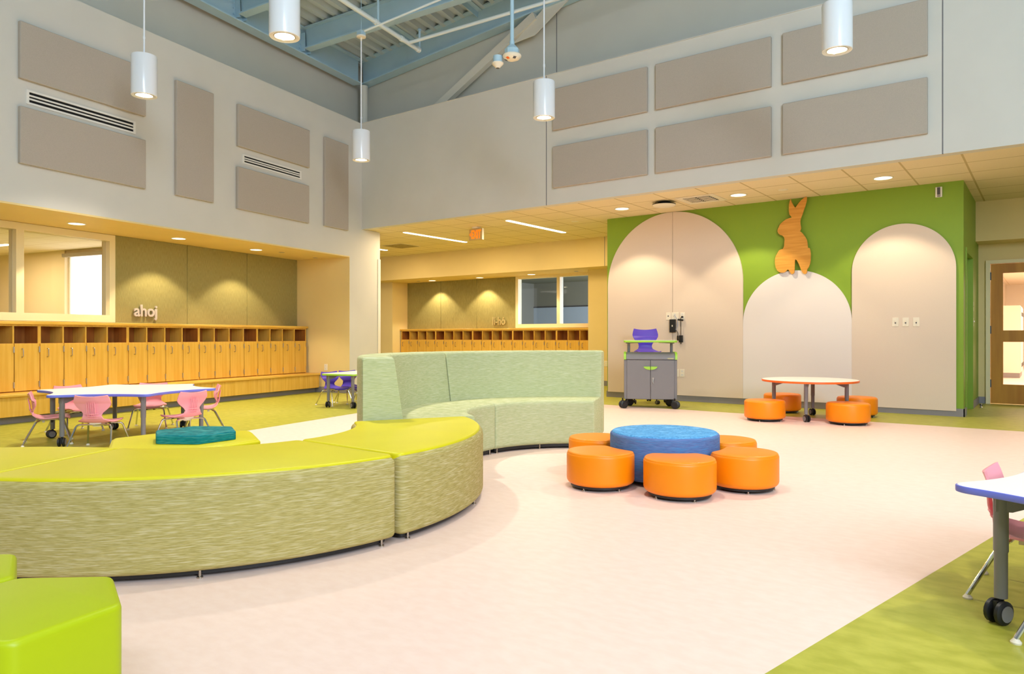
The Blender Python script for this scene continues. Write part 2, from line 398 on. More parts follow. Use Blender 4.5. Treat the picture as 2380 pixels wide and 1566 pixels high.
b = B(); b.box(-14.5, -12.1, 9.38, 9.45, 2.61, 2.68); struct('window_valance', b, 'acoustic', parent=w3)
def linear_light(label, loc, length, rz, fr, w=.09, power=40, group=None, lit=True):
    t = thing('ceiling_strip_light', label, 'ceiling light', loc, rz, group, fr)
    b = B(); b.prism(fillet([(-w/2-.012, -length/2-.012), (w/2+.012, -length/2-.012), (w/2+.012, length/2+.012), (-w/2-.012, length/2+.012)], w*.5, 5), -.006, 0)
    part('housing', b, 'whiteplastic', t)
    b = B(); b.prism(fillet([(-w/2, -length/2), (w/2, -length/2), (w/2, length/2), (-w/2, length/2)], w*.48, 6), -.012, -.005)
    part('lens', b, 'tube', t)
    if lit: area((0, 0, -.03), w, length, power, WARM2, (0, 0, 0), parent=t)
    return t
linear_light('bright strip light on the classroom ceiling, behind the wide left window pane', (-12.2, 8.55, 2.75), 1.1, 0.0, ML, .12, 35)
linear_light('strip light glimpsed through the narrow leftmost window pane', (-14.98, 8.33, 2.75), 1.2, PI/2, ML, .14, 35)
# dim room behind the far window
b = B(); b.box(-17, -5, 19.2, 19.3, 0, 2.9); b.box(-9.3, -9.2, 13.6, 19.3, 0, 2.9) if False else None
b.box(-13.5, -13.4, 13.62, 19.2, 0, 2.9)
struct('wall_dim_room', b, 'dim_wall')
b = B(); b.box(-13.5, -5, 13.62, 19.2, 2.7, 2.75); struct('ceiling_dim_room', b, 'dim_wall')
# corridor behind the glazed door
b = B(); b.box(-1.3, -1.2, 13.1, 30, 0, 2.9); b.box(2.9, 3.0, 13.1, 30, 0, 2.9); b.box(-1.3, 3, 29.9, 30, 0, 2.9); struct('wall_corridor', b, 'locker_white')
b = B(); b.box(-1.3, 3, 13.1, 30, 2.75, 2.8); struct('ceiling_corridor', b, 'tile2')
b = B(); b.box(-1.2, 2.9, 13.1, 29.9, .0005, .002); struct('floor_corridor', b, 'floor')

# roof: corrugated deck, beams, column, brace (deck falls toward the locker wall)
SL = .082
def roofz(xl): return 6.10+SL*(xl+8.24)
b = B(); prof = []
x = -8.6
y0, y1 = -3.5, 11.3
pts = []
k = 0
for i in range(66):
    xx = -8.6+.21*i; pts += [(xx, 0), (xx+.07, 0), (xx+.1, .075), (xx+.18, .075)]
ring0 = [(p[0], y0, roofz(p[0])+p[1]) for p in pts]; ring1 = [(p[0], y1, roofz(p[0])+p[1]) for p in pts]
n = len(pts); b.add(ring0+ring1, [(i, i+1, n+i+1, n+i) for i in range(n-1)])
b.add([(-8.6, y0, 6.4), (5.2, y0, 7.4), (5.2, y1, 7.4), (-8.6, y1, 6.4)], [(0, 1, 2, 3)])
struct('ceiling_deck', b, 'deck', ML, smooth=0)
def ibeam(bb, p0, p1, depth, width, tf=.02, tw=.014):
    """wide-flange beam from p0 to p1 (centre of the bottom face)"""
    p0, p1 = Vector(p0), Vector(p1); d = (p1-p0); L = d.length; d.normalize()
    sd = Vector((0, 0, 1)).cross(d).normalized(); up = d.cross(sd)
    h = width/2
    pr = [(-h, 0), (h, 0), (h, tf), (tw/2, tf), (tw/2, depth-tf), (h, depth-tf), (h, depth), (-h, depth), (-h, depth-tf), (-tw/2, depth-tf), (-tw/2, tf), (-h, tf)]
    bb.sweep([[p+sd*a+up*c for a, c in pr] for p in (p0, p1)])
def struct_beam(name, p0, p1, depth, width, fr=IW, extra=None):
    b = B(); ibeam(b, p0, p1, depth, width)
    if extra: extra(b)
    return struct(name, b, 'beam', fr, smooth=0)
def bolts_left(bb):
    for yy in (7.98, 9.38):
        for s in (-1, 1):
            bb.box(-8.24+.007, -8.14, yy+s*.07-.005, yy+s*.07+.005, 5.7, 6.0)
            for zz in (5.75, 5.83, 5.91): bb.tube([(-8.225, yy+s*.11, zz), (-8.205, yy+s*.11, zz)], .012, 6)
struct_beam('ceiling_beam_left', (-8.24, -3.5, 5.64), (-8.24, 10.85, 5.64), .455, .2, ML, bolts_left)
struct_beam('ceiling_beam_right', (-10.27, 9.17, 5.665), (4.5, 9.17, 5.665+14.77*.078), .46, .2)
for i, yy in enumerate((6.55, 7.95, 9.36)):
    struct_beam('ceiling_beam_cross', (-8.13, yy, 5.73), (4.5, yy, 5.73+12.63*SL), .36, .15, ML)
b = B()
for (xl, ya, yb) in ((-6.95, 9.43, 11.0), (-5.5, 9.43, 11.0), (-4.0, 9.43, 11.0), (-5.2, 8.0, 9.3)):
    b.box(xl-.05, xl+.05, ya, yb, roofz(xl)-.012, roofz(xl)-.002); b.box(xl-.05, xl-.04, ya, yb, roofz(xl)-.1, roofz(xl)-.002)
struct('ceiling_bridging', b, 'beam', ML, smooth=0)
b = B(); b.lathe([(.072, 4.86), (.072, 5.64)], 24, (-10.2, 9.11, 0)); struct('column_corner', b, 'steel_white')
b = B()
p0, p1 = Vector((-8.42, 9.12, 4.87)), Vector((-6.33, 9.12, 5.92)); d = (p1-p0).normalized(); sd = Vector((0, 1, 0)); up = d.cross(sd)
b.sweep([[p+sd*a+up*c for a, c in ((-.05, -.065), (.05, -.065), (.05, .065), (-.05, .065))] for p in (p0, p1)])
b.prism([(-6.75, 5.6), (-6.0, 6.12), (-5.55, 6.12), (-6.35, 5.63)], 9.11, 9.125)
mk = b.mark()-16
for i in range(mk, len(b.v)):
    v = b.v[i]
    if abs(v.z-9.11) < .02 or abs(v.z-9.125) < .02: b.v[i] = Vector((v.x, v.z, v.y))
struct('trim_3', b, 'steel_white', smooth=0)

# ------------------------------------------------------------------ wall-hung things
def acoustic(label, w, h, loc, rz, fr, group):
    b = B(); b.box(-w/2, w/2, -.025, .0235, -h/2, h/2)
    return solo('acoustic_panel', b, 'acoustic', label, 'acoustic panel', loc, rz, group, fr, bevel=.008)
g = 'acoustic panels on the locker wall'
acoustic('large level acoustic panel above the longer slot vent, highest on the locker wall', 1.51, .61, (XL+.025, 5.48, 4.06), PI/2, ML, g)
acoustic('large level acoustic panel under the longer slot vent', 1.51, .61, (XL+.025, 5.48, 3.155), PI/2, ML, g)
acoustic('tall upright acoustic panel between the two slot vents', .61, 1.51, (XL+.025, 6.995, 3.61), PI/2, ML, g)
acoustic('level acoustic panel above the shorter slot vent near the corner', 1.51, .61, (XL+.025, 8.5, 4.055), PI/2, ML, g)
acoustic('level acoustic panel under the shorter slot vent near the corner', 1.51, .61, (XL+.025, 8.49, 3.15), PI/2, ML, g)
acoustic('narrow upright acoustic panel next to the room corner', .62, 1.5, (XL+.025, 9.95, 3.61), PI/2, ML, g)
g = 'acoustic panels on the bulkhead'
for j, (x, wd) in enumerate(((-5.085, 'left'), (-3.45, 'middle'), (-1.803, 'right'))):
    for zz, row in ((4.32, 'upper'), (3.478, 'lower')):
        acoustic('%s row acoustic panel in the %s column on the bulkhead' % (row, wd), 1.51, .605, (x, YB-.025, zz), 0, IW, g)
def slot_vent(label, y0, y1, z0, z1):
    t = thing('slot_vent', label, 'vent', (XL, (y0+y1)/2, (z0+z1)/2), PI/2, 'slot vents on the locker wall', ML)
    w, h = (y1-y0), z1-z0
    b = B(); b.box(-w/2, w/2, -.012, 0, h/2-.022, h/2); b.box(-w/2, w/2, -.012, 0, -h/2, -h/2+.022); b.box(-w/2, -w/2+.03, -.012, 0, -h/2+.022, h/2-.022); b.box(w/2-.03, w/2, -.012, 0, -h/2+.022, h/2-.022)
    part('frame', b, 'whiteplastic', t)
    b = B(); b.box(-w/2+.03, w/2-.03, -.003, 0, -h/2+.022, h/2-.022); part('backing', b, 'void', t)
    hh = h-.044
    for k in range(2):
        zc = -h/2+.022+hh*(k+1)/3; b = B(); b.box(-w/2+.03, w/2-.03, -.012, -.002, zc-.009, zc+.009); part('slat', b, 'whiteplastic', t)
slot_vent('longer white slot vent between two large acoustic panels', 4.81, 6.12, 3.51, 3.665)
slot_vent('shorter white slot vent nearer the corner', 7.86, 9.1, 3.53, 3.665)
# fabric covered wall panels of the alcoves
for (a0, a1, lb) in ((6.72, 7.912, 'olive fabric wall panel bearing the ahoj letters'), (7.92, 9.122, 'middle olive fabric wall panel, right of the ahoj panel'), (9.13, 10.34, 'olive fabric wall panel at the dark right end of the left alcove')):
    b = B(); b.box(-9.2385, -9.225, a0, a1, 1.19, 2.403); o = solo('fabric_panel', b, 'tack', lb, 'wall panel', (0, 0, 0), 0, 'fabric wall panels in the left alcove', ML, bevel=.003)
for (a0, a1, lb) in ((-13.425, -12.265, 'darkest olive fabric wall panel at the left end of the far alcove'), (-12.257, -11.102, 'middle olive fabric wall panel of the far alcove'), (-11.094, -9.935, 'olive fabric wall panel with small lettering beside the far window')):
    b = B(); b.box(a0, a1, 13.485, 13.4985, 1.19, 2.408); solo('fabric_panel', b, 'tack', lb, 'wall panel', (0, 0, 0), 0, 'fabric wall panels in the far alcove', bevel=.003)
def letters(text, size, depth, name, material, parent=None, bevel=0.0):
    cu = bpy.data.curves.new(name, 'FONT'); cu.body = text; cu.size = size; cu.extrude = depth/2; cu.resolution_u = 4; cu.offset = .004*size/.2
    o = bpy.data.objects.new(name, cu); C.objects.link(o); bpy.context.view_layer.update()
    me = bpy.data.meshes.new_from_object(o.evaluated_get(bpy.context.evaluated_depsgraph_get())); bpy.data.objects.remove(o); bpy.data.curves.remove(cu)
    me.materials.clear(); me.materials.append(M[material])
    r = bpy.data.objects.new(name, me); C.objects.link(r)
    if parent is not None: r.parent = parent
    return r
def fit_text(o, w, h):
    xs = [v.co.x for v in o.data.vertices]; ys = [v.co.y for v in o.data.vertices]
    sx, sy = w/(max(xs)-min(xs)), h/(max(ys)-min(ys)); x0, yy0 = min(xs), min(ys)
    for v in o.data.vertices: v.co.x = (v.co.x-x0)*sx; v.co.y = (v.co.y-yy0)*sy
o = letters('ahoj', .2, .02, 'wall_lettering', 'silver'); fit_text(o, .375, .225)
o.matrix_world = ML @ Matrix.Translation((-9.2, 6.985, 1.236)) @ Matrix.Rotation(PI/2, 4, 'Z') @ Matrix.Rotation(PI/2, 4, 'X')
tag(o, 'raised silver letters reading ahoj on the left alcove fabric', 'lettering')
o = letters('l\u00ed-h\u00f3', .2, .02, 'wall_lettering', 'tack'); fit_text(o, .375, .19)
o.matrix_world = Matrix.Translation((-10.58, 13.45, 1.272)) @ Matrix.Rotation(PI/2, 4, 'X')
tag(o, 'raised pale letters with accents low on the far alcove fabric', 'lettering')
o.data.materials.clear(); o.data.materials.append(mat('pale_letter', (182, 164, 108), .6))

# arches on the green wall
def archpoly(x0, x1, z0, ztop):
    r = (x1-x0)/2; zs = ztop-r; cx = (x0+x1)/2
    return [(x0, z0), (x1, z0)]+[(cx+r*math.cos(t*PI/48), zs+r*math.sin(t*PI/48)) for t in range(49)]
def upright(b, start=0):       # prism drawn in (x, z) along y
    for i in range(start, len(b.v)):
        v = b.v[i]; b.v[i] = Vector((v.x, v.z, v.y))
    return b
t = thing('arch_panel', 'tallest cream arch panel, split in two halves, behind the grey cart', 'arch panel', (-4.765, YG-.0015, 0), 0, 'arch panels on the green wall')
full = archpoly(-1.13, 1.13, .09, 2.957)
lh = [p for p in full if p[0] <= .003]; lh = [(-1.13, .09), (.0, .09)]+[p for p in full[2:] if p[0] <= -.001]
lh = [(-1.13, .09), (.017, .09), (.017, 2.9569)]+[p for p in full[2:] if p[0] < .0]
rh = [(.023, .09), (1.13, .09)]+[p for p in full[2:] if p[0] > .03]+[(.023, 2.9566)]
for nm, pl in (('panel_half', lh), ('panel_half', rh)):
    b = B(); b.prism(pl, -.025, 0); upright(b); part(nm, b, 'arch', t)
b = B(); b.prism(archpoly(-.742, .742, .09, 1.94), -.022, 0); upright(b)
solo('arch_panel', b, 'whiteboard', 'lowest arch panel, a smooth white board under the wooden rabbit', 'arch panel', (-2.892, YG-.0015, 0), 0, 'arch panels on the green wall')
b = B(); b.prism(archpoly(-.604, .604, .07, 2.475), -.025, 0); upright(b)
solo('arch_panel', b, 'arch', 'narrow cream arch panel with three switches on it', 'arch panel', (-1.546, YG-.0015, 0), 0, 'arch panels on the green wall')
RAB = [(-0.091,1.056),(-0.077,1.003),(-0.057,0.963),(-0.029,0.919),(-0.016,0.933),(0.017,0.98),(0.058,1.022),(0.099,1.052),(0.121,1.059),(0.129,1.04),(0.124,0.998),(0.111,0.94),(0.09,0.883),(0.07,0.818),(0.05,0.769),(0.04,0.736),(0.04,0.694),(0.047,0.655),(0.051,0.625),(0.046,0.6),(0.035,0.584),(0.066,0.556),(0.103,0.502),(0.127,0.458),(0.137,0.406),(0.142,0.343),(0.165,0.337),(0.175,0.303),(0.181,0.243),(0.179,0.168),(0.171,0.118),(0.151,0.068),(0.131,0.036),(0.131,0.011),(0.123,-0.014),(0.099,-0.023),(0.078,-0.012),(0.058,0.023),(0.038,0.075),(0.017,0.131),(-0.007,0.175),(-0.024,0.193),(-0.034,0.177),(-0.035,0.113),(-0.037,0.045),(-0.042,0.003),(-0.061,-0.013),(-0.081,-0.011),(-0.098,0.01),(-0.11,0.036),(-0.129,0.054),(-0.144,0.042),(-0.164,0.022),(-0.198,0.013),(-0.24,0.017),(-0.274,0.045),(-0.299,0.094),(-0.309,0.155),(-0.308,0.216),(-0.297,0.258),(-0.278,0.291),(-0.253,0.333),(-0.223,0.348),(-0.198,0.351),(-0.181,0.388),(-0.179,0.439),(-0.174,0.482),(-0.185,0.521),(-0.213,0.547),(-0.233,0.551),(-0.261,0.575),(-0.274,0.611),(-0.269,0.641),(-0.253,0.669),(-0.24,0.703),(-0.206,0.734),(-0.156,0.768),(-0.119,0.779),(-0.077,0.786),(-0.086,0.804),(-0.108,0.832),(-0.115,0.888),(-0.115,0.965),(-0.105,1.015)]
b = B(); b.prism(RAB, -.022, 0); upright(b)
solo('rabbit_art', b, 'birch', 'flat birch plywood rabbit sitting on top of the low white arch', 'wall decoration', (-2.85, YG-.045, 1.9), 0, bevel=.002)

def plate(kind, label, cat, loc, rz, fr=IW, w=.074, h=.118, group=None):
    t = thing(kind, label, cat, loc, rz, group, fr)
    b = B(); b.box(-w/2, w/2, -.007, 0, -h/2, h/2); part('cover_plate', b, 'ivory', t, bevel=.002)
    if kind == 'light_switch':
        b = B(); b.box(-.006, .006, -.022, -.006, -.004, .016); part('toggle', b, 'ivory', t)
        b = B(); b.box(-.008, .008, -.0078, -.006, -.02, -.002); part('slot', b, 'grey_dark', t)
    elif kind == 'power_outlet':
        for s in (-1, 1):
            b = B(); b.prism(fillet([(-.017, s*.028-.014), (.017, s*.028-.014), (.017, s*.028+.014), (-.017, s*.028+.014)], .01), .006, .009); b.xf(Matrix.Rotation(PI/2, 4, 'X')); part('socket', b, 'whiteplastic', t)
            b = B(); b.box(-.008, -.005, -.0098, -.008, s*.028-.004, s*.028+.006); b.box(.005, .008, -.0098, -.008, s*.028-.004, s*.028+.006); part('slot', b, 'grey_dark', t)
    elif kind == 'data_outlet':
        b = B(); b.box(-.009, .009, -.0085, -.006, -.008, .012); part('jack', b, 'grey_dark', t)
    return t
AY = YG-.025
plate('data_outlet', 'small white data plate left of the cord outlets on the tallest arch', 'wall plate', (-4.815, AY, 1.323), 0)
plate('power_outlet', 'wide white outlet above the black adapter box on the tallest arch', 'outlet', (-4.702, AY, 1.323), 0, IW, .118)
plate('power_outlet', 'cream outlet with a black cord hanging from it', 'outlet', (-4.578, AY, 1.322), 0)
plate('data_outlet', 'low wall plate half hidden behind the grey cart', 'wall plate', (-4.676, AY, .436), 0)
plate('power_outlet', 'low white outlet just right of the grey cart', 'outlet', (-4.584, AY, .437), 0)
for j, (x, w) in enumerate(((-1.622, 'left'), (-1.504, 'middle'), (-1.382, 'right'))):
    plate('light_switch', '%s one of three light switches on the narrow arch' % w, 'light switch', (x, AY, 1.194), 0, IW, .074, .115, 'switches on the narrow arch')
plate('power_outlet', 'small outlet on the alcove end wall above the purple chairs', 'outlet', (-8.56, YA-.006, .45), 0, ML)
plate('power_outlet', 'outlet on the far wall behind the sofa end', 'outlet', (-7.25, YD, .45), 0)
plate('data_outlet', 'upper white plate beside the green side door', 'wall plate', (-.865, 12.0, 1.425), PI/2, IW, .074, .13)
plate('light_switch', 'lower switch plate beside the green side door', 'light switch', (-.865, 12.0, 1.21), PI/2)
t = thing('power_cord_adapter', 'black adapter box plugged in below the wide outlet', 'power adapter', (-4.731, AY-.012, 1.17), 0)
b = B(); b.box(-.048, .048, -.032, 0, -.102, .102); part('case', b, 'black', t, bevel=.004)
b = B(); b.box(-.008, .008, -.0335, -.031, -.012, .014); part('indicator', b, 'ivory', t)
b = B(); b.tube(fillet([(.02, -.03, .15), (.055, -.05, .16), (.09, -.03, .08), (.085, -.03, -.02), (.045, -.02, -.06)], .04, 5, False), .004, 6); part('cable', b, 'cable_grey', t)
t = thing('power_cord_adapter', 'small black adapter brick dangling on a cord from the cream outlet', 'power adapter', (-4.593, AY-.01, .968), 0)
b = B(); b.box(-.029, .029, -.034, 0, -.055, .055); b.box(-.006, .006, -.022, -.01, -.08, -.055); part('case', b, 'black', t, bevel=.004)
b = B(); b.tube(fillet([(0, -.018, .055), (.0, -.02, .25), (.004, -.03, .33), (.02, -.03, .34)], .05, 4, False), .005, 6); b.tube([(.02, -.03, .34), (.02, .0, .34)], .014, 8); b.tube([(-.05, -.02, .3), (.035, -.02, .288)], .014, 6); part('cable', b, 'black', t)
b = B(); b.tube(fillet([(-.03, -.015, -.02), (-.05, -.02, -.015), (-.05, -.02, .1), (-.085, -.02, .14)], .03, 4, False), .004, 6); b.box(-.06, -.043, -.03, -.01, -.025, .05); part('lead', b, 'black', t)
t = thing('wall_controller', 'small white wall control with dark display high on the green wall', 'control', (-1.132, YG, 2.84), 0)
b = B(); b.box(-.038, .038, -.022, 0, -.065, .065); part('case', b, 'whiteplastic', t, bevel=.004)
b = B(); b.box(-.018, .018, -.0245, -.02, -.058, .06); part('display', b, 'grey_dark', t, bevel=.002)
b = B()
for sx in (-.008, .008):
    for sz in (-.036, -.046): b.box(sx-.005, sx+.005, -.0265, -.024, sz-.003, sz+.003)
part('buttons', b, 'ivory', t)
t = thing('door_stop', 'tiny metal door stop on the floor by the glazed door', 'door stop', (-.78, 12.16, 0), 0)
b = B(); b.lathe([(.024, 0), (.024, .006), (.012, .012), (.012, .03), (.017, .034), (.017, .046), (.008, .052)], 16); part('dome', b, 'nickel', t)
b = B(); b.lathe([(.018, .032), (.019, .036), (.019, .043), (.018, .047)], 16); part('bumper', b, 'black', t)

# glazed wooden door
d = B()
x0, x1 = -.71, .2
d.box(x0, -.555, 12.935, 12.98, .01, 2.085); d.box(x1-.155, x1, 12.935, 12.98, .01, 2.085)
for z0, z1 in ((.01, .295), (.925, 1.095), (1.945, 2.085)): d.box(-.555, x1-.155, 12.935, 12.98, z0, z1)
d1 = struct('door_1', d, 'door_wood')
for z0, z1 in ((.295, .925), (1.095, 1.945)):
    g_ = B(); g_.box(-.555, x1-.155, 12.953, 12.961, z0, z1); struct('door_pane', g_, 'glass', parent=d1)
f_ = B(); f_.box(-.77, -.714, 12.91, 13.06, 0, 2.14); f_.box(x1+.004, x1+.06, 12.91, 13.06, 0, 2.14); f_.box(-.714, x1+.004, 12.91, 13.06, 2.09, 2.14); struct('door_frame', f_, 'frame', parent=d1)
for zc in (1.905, 1.105, .305):
    h_ = B(); h_.tube([(-.726, 12.925, zc-.058), (-.726, 12.925, zc+.058)], .012, 8); h_.box(-.738, -.7, 12.926, 12.934, zc-.058, zc+.058); struct('door_hinge', h_, 'grey_dark', parent=d1)
def tall_locker(label, x, y, w):
    t = thing('tall_locker', label, 'locker', (x, y, 0), 0, 'white lockers beyond the glazed door')
    b = B(); b.box(-.25, .25, 0, w, .12, 1.75); part('body', b, 'locker_white', t, bevel=.005)
    b = B(); b.box(-.24, .24, .01, w-.01, 0, .12); part('plinth', b, 'rubber', t)
    b = B(); b.box(.25, .262, .02, w-.02, .14, 1.72); dr = part('door', b, 'locker_white', t, bevel=.003)
    b = B(); b.box(.262, .285, .05, .075, .9, 1.02); part('handle', b, 'grey_dark', dr)
    for zc in (.3, 1.55):
        b = B(); b.box(.25, .275, w-.03, w-.005, zc-.05, zc+.05); part('hinge', b, 'grey_dark', dr)
tall_locker('nearest tall white locker seen through the door glass', -.82, 21.2, .6)
tall_locker('second tall white locker behind the nearest, seen through the door glass', -.82, 21.82, .6)
tall_locker('third tall white locker deep in the corridor behind the door', -.82, 22.44, .6)

# ------------------------------------------------------------------ lockers, benches
LW = 1.19
def locker_meshes(w=LW, depth=.26):
    n = 4; w -= .004; p = w/n; zt, zb, zd = 1.15, .345, .925
    body = B(); th = .018
    body.box(0, th, 0, depth, zb, zt); body.box(w-th, w, 0, depth, zb, zt); body.box(th, w-th, depth-.01, depth, zb, zt)
    body.box(th, w-th, 0, depth, zt-.018, zt); body.box(th, w-th, 0, depth, zb, zb+.02); body.box(th, w-th, 0, depth, zd-.02, zd)
    div = B()
    for k in range(1, n): div.box(k*p-.009, k*p+.009, 0, depth-.01, zd, zt-.018)
    door = B(); door.box(.003, p-.006, -.02, -.001, zb+.012, zd-.003)
    hd = B(); hd.tube(fillet([(.085, -.02, .86), (.085, -.05, .86), (.085, -.05, .76), (.085, -.02, .76)], .02, 4, False), .0055, 8)
    hg = []
    for zc in (.85, .43):
        h = B(); h.tube([(p-.008, -.024, zc-.036), (p-.008, -.024, zc+.036)], .009, 8); hg.append(h)
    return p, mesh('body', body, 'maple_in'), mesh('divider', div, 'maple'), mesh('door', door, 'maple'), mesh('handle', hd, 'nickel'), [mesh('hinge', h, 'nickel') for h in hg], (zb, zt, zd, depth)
LP, me_body, me_div, me_door, me_hand, me_hinge, LZ = locker_meshes()
# front edges of the carcass are lipped in maple without the painted-in shade
fe = B(); zb, zt, zd, dp = LZ
fe.box(0, .019, -.0015, .012, zb, zt); fe.box(LW-.019, LW, -.0015, .012, zb, zt); fe.box(.019, LW-.019, -.0015, .012, zt-.02, zt)
me_lip = mesh('front_lip', fe, 'maple')
def make_locker(label, group, loc, rz, fr, plinth=False):
    t = thing('locker_cabinet', label, 'locker', loc, rz, group, fr)
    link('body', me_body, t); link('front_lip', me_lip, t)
    for k in range(4):
        d = link('door', me_door, t, (k*LP, 0, 0), bevel=.002)
        link('handle', me_hand, d)
        for h in me_hinge: link('hinge', h, d)
    for k in range(1, 4):
        b = B(); b.box(-.009, .009, 0, dp-.012, zd, zt-.018)
        if k == 1: me = mesh('divider', b, 'maple')
        link('divider', me, t, (k*LP, 0, 0))
        make_locker.me = me
    if plinth:
        b = B(); b.box(0, LW, .0, dp, 0, zb); part('plinth', b, 'maple_h', t)
    return t
XLF = -8.97
LB = [10.285-LW*k for k in range(6)]
where = ['first from the alcove end wall', 'second from the end wall', 'third from the end wall', 'fourth from the end wall', 'fifth from the end wall']
for k in range(5):
    make_locker('four-door maple cabinet on the left bench, ' + where[k], 'locker cabinets of the left alcove', (XLF, LB[k+1], 0), PI/2, ML)
b = B(); b.box(-9.236, XLF+.035, 1.0, 10.315, 1.15, 1.188)
solo('locker_countertop', b, 'maple_h', 'long maple top over the lockers of the left alcove', 'countertop', fr=ML, bevel=.006)
b = B(); b.box(-9.238, -8.66, 1.0, 10.33, .31, .345)
solo('maple_bench', b, 'maple_h', 'long maple bench seat running in front of the left lockers', 'bench', fr=ML, bevel=.01)
for k in range(5):
    b = B(); b.box(-8.82, -8.69, LB[k+1]+.004, LB[k]-.004+(.03 if k == 0 else 0), .085, .31)
    solo('bench_section', b, 'maple', 'maple bench front section, ' + ['nearest the alcove end wall', 'second from the alcove end wall', 'third from the alcove end wall', 'fourth from the end, behind the six-lobed table', 'at the left picture edge'][k], 'bench', group='bench front sections', fr=ML, bevel=.003)
b = B(); b.box(-8.95, -8.79, 1.0, 10.32, 0, .085); struct('baseboard_bench', b, 'rubber', ML)
YLF = 13.24; FX = [-13.42+LW*k for k in range(6)]
where = ['first from its left end', 'second from its left end', 'third from its left end', 'fourth from its left end, under the far window', 'fifth, cut off by the wall at right']
for k in range(5):
    make_locker('four-door maple cabinet in the far alcove, ' + where[k], 'locker cabinets of the far alcove', (FX[k]+.02, YLF, 0), 0, IW, True)
b = B(); b.box(-13.428, -7.675, YLF-.035, 13.484, 1.15, 1.188)
solo('locker_countertop', b, 'maple_h', 'long maple top over the lockers of the far alcove', 'countertop', bevel=.006)

# whiteboard in the dim room
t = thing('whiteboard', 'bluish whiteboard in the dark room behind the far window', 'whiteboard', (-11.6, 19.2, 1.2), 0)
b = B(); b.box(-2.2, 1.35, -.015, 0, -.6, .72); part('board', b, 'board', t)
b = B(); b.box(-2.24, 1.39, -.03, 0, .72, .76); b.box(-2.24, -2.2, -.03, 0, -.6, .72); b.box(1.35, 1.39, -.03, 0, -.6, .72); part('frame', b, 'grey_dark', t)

# ------------------------------------------------------------------ ceiling fittings
def downlight(label, loc, r=.09, power=80, fr=IW, group=None, ang=103):
    t = thing('downlight', label, 'ceiling light', loc, 0, group, fr)
    b = B(); b.lathe([(r+.016, 0), (r+.016, -.005), (r, -.006), (r, 0)], 32); part('trim_ring', b, 'whiteplastic', t)
    b = B(); b.lathe([(r, -.001), (r*.98, -.003), (0.0, -.004)], 32); part('lens', b, 'lens_soft', t)
    spot(t, (0, 0, -.03), power, WARM, ang, .28, .05)
    return t
g = 'downlights in the left alcove soffit'
downlight('round downlight over the window end of the left alcove', (-8.70, 5.815, 2.405), fr=ML, group=g)
downlight('round downlight over the ahoj letters', (-8.70, 7.317, 2.405), fr=ML, group=g)
downlight('round downlight in the alcove soffit nearest the end wall', (-8.70, 8.80, 2.405), fr=ML, group=g)
g = 'downlights in the far alcove soffit'
for x, lb in ((-12.26, 'leftmost downlight in the far alcove soffit'), (-10.745, 'middle downlight in the far alcove soffit'), (-9.263, 'downlight above the far window')):
    downlight(lb, (x, 13.17, 2.385), group=g, r=.085)
g = 'downlights before the green wall'
for x, lb in ((-5.253, 'ceiling downlight above the left half of the tallest arch'), (-3.453, 'ceiling downlight left of the rabbit ears'), (-1.649, 'ceiling downlight above the narrow right arch')):
    downlight(lb, (x, 9.88, CEIL), r=.1, power=75, group=g)
def escutcheon(label, loc, fr=IW, col='nickel', r=.035):
    t = thing('ceiling_sprinkler', label, 'sprinkler', loc, 0, 'concealed sprinkler caps', fr)
    b = B(); b.lathe([(r+.012, 0), (r+.012, -.004), (r, -.005), (r, 0)], 20); part('ring', b, col, t)
    b = B(); b.lathe([(r, -.001), (r*.95, -.007), (0, -.008)], 20); part('cap', b, col, t)
escutcheon('small sprinkler cap nearest the downlights in the left soffit', (-8.59, 9.26, 2.405), ML)
escutcheon('small sprinkler cap at the right end of the left soffit', (-8.65, 10.16, 2.405), ML)
escutcheon('small sprinkler cap at the left end of the far soffit', (-12.66, 13.1, 2.385))
escutcheon('small sprinkler cap at the right end of the far soffit', (-8.05, 13.1, 2.385))
escutcheon('white sprinkler cap in the tile ceiling left of the green wall', (-6.48, 10.5, CEIL), IW, 'ivory', .05)
escutcheon('white sprinkler cap in the tile ceiling above the rabbit', (-2.853, 9.887, CEIL), IW, 'ivory', .05)
g = 'linear lights in the tile ceiling'
linear_light('glowing strip light left of the exit sign', (-9.70, 10.55, CEIL), 1.8, 0, IW, .09, 52, g)
linear_light('glowing strip light right of the exit sign', (-7.315, 10.59, CEIL), 1.8, 0, IW, .09, 52, g)
linear_light('strip light whose end shows past the white corner pier', (-12.05, 10.55, CEIL), 1.8, 0, IW, .09, 52, g)
# exit sign
t = thing('exit_sign', 'lit orange exit sign hung from the tile ceiling', 'exit sign', (-8.22, 9.98, CEIL), 0)
b = B(); b.box(-.06, .06, -.05, .05, -.03, 0); part('canopy', b, 'whiteplastic', t, bevel=.004)
b = B(); b.box(-.15, .15, -.025, .025, -.235, -.035); part('housing', b, 'exit_face', t, bevel=.004)
b = B(); b.box(.1505, .153, -.026, .026, -.235, -.033); part('end_cap', b, 'whiteplastic', t)
o = letters('EXIT', .15, .004, 'lettering', 'exit_red', t); fit_text(o, .215, .15); o.location = (-.088, -.027, -.21); o.rotation_euler = (PI/2, 0, 0)
b = B(); b.prism([(-.138, -.135), (-.108, -.165), (-.108, -.145), (-.118, -.135), (-.108, -.125), (-.108, -.105)], -.029, -.026); upright(b); part('arrow', b, 'exit_red', t)
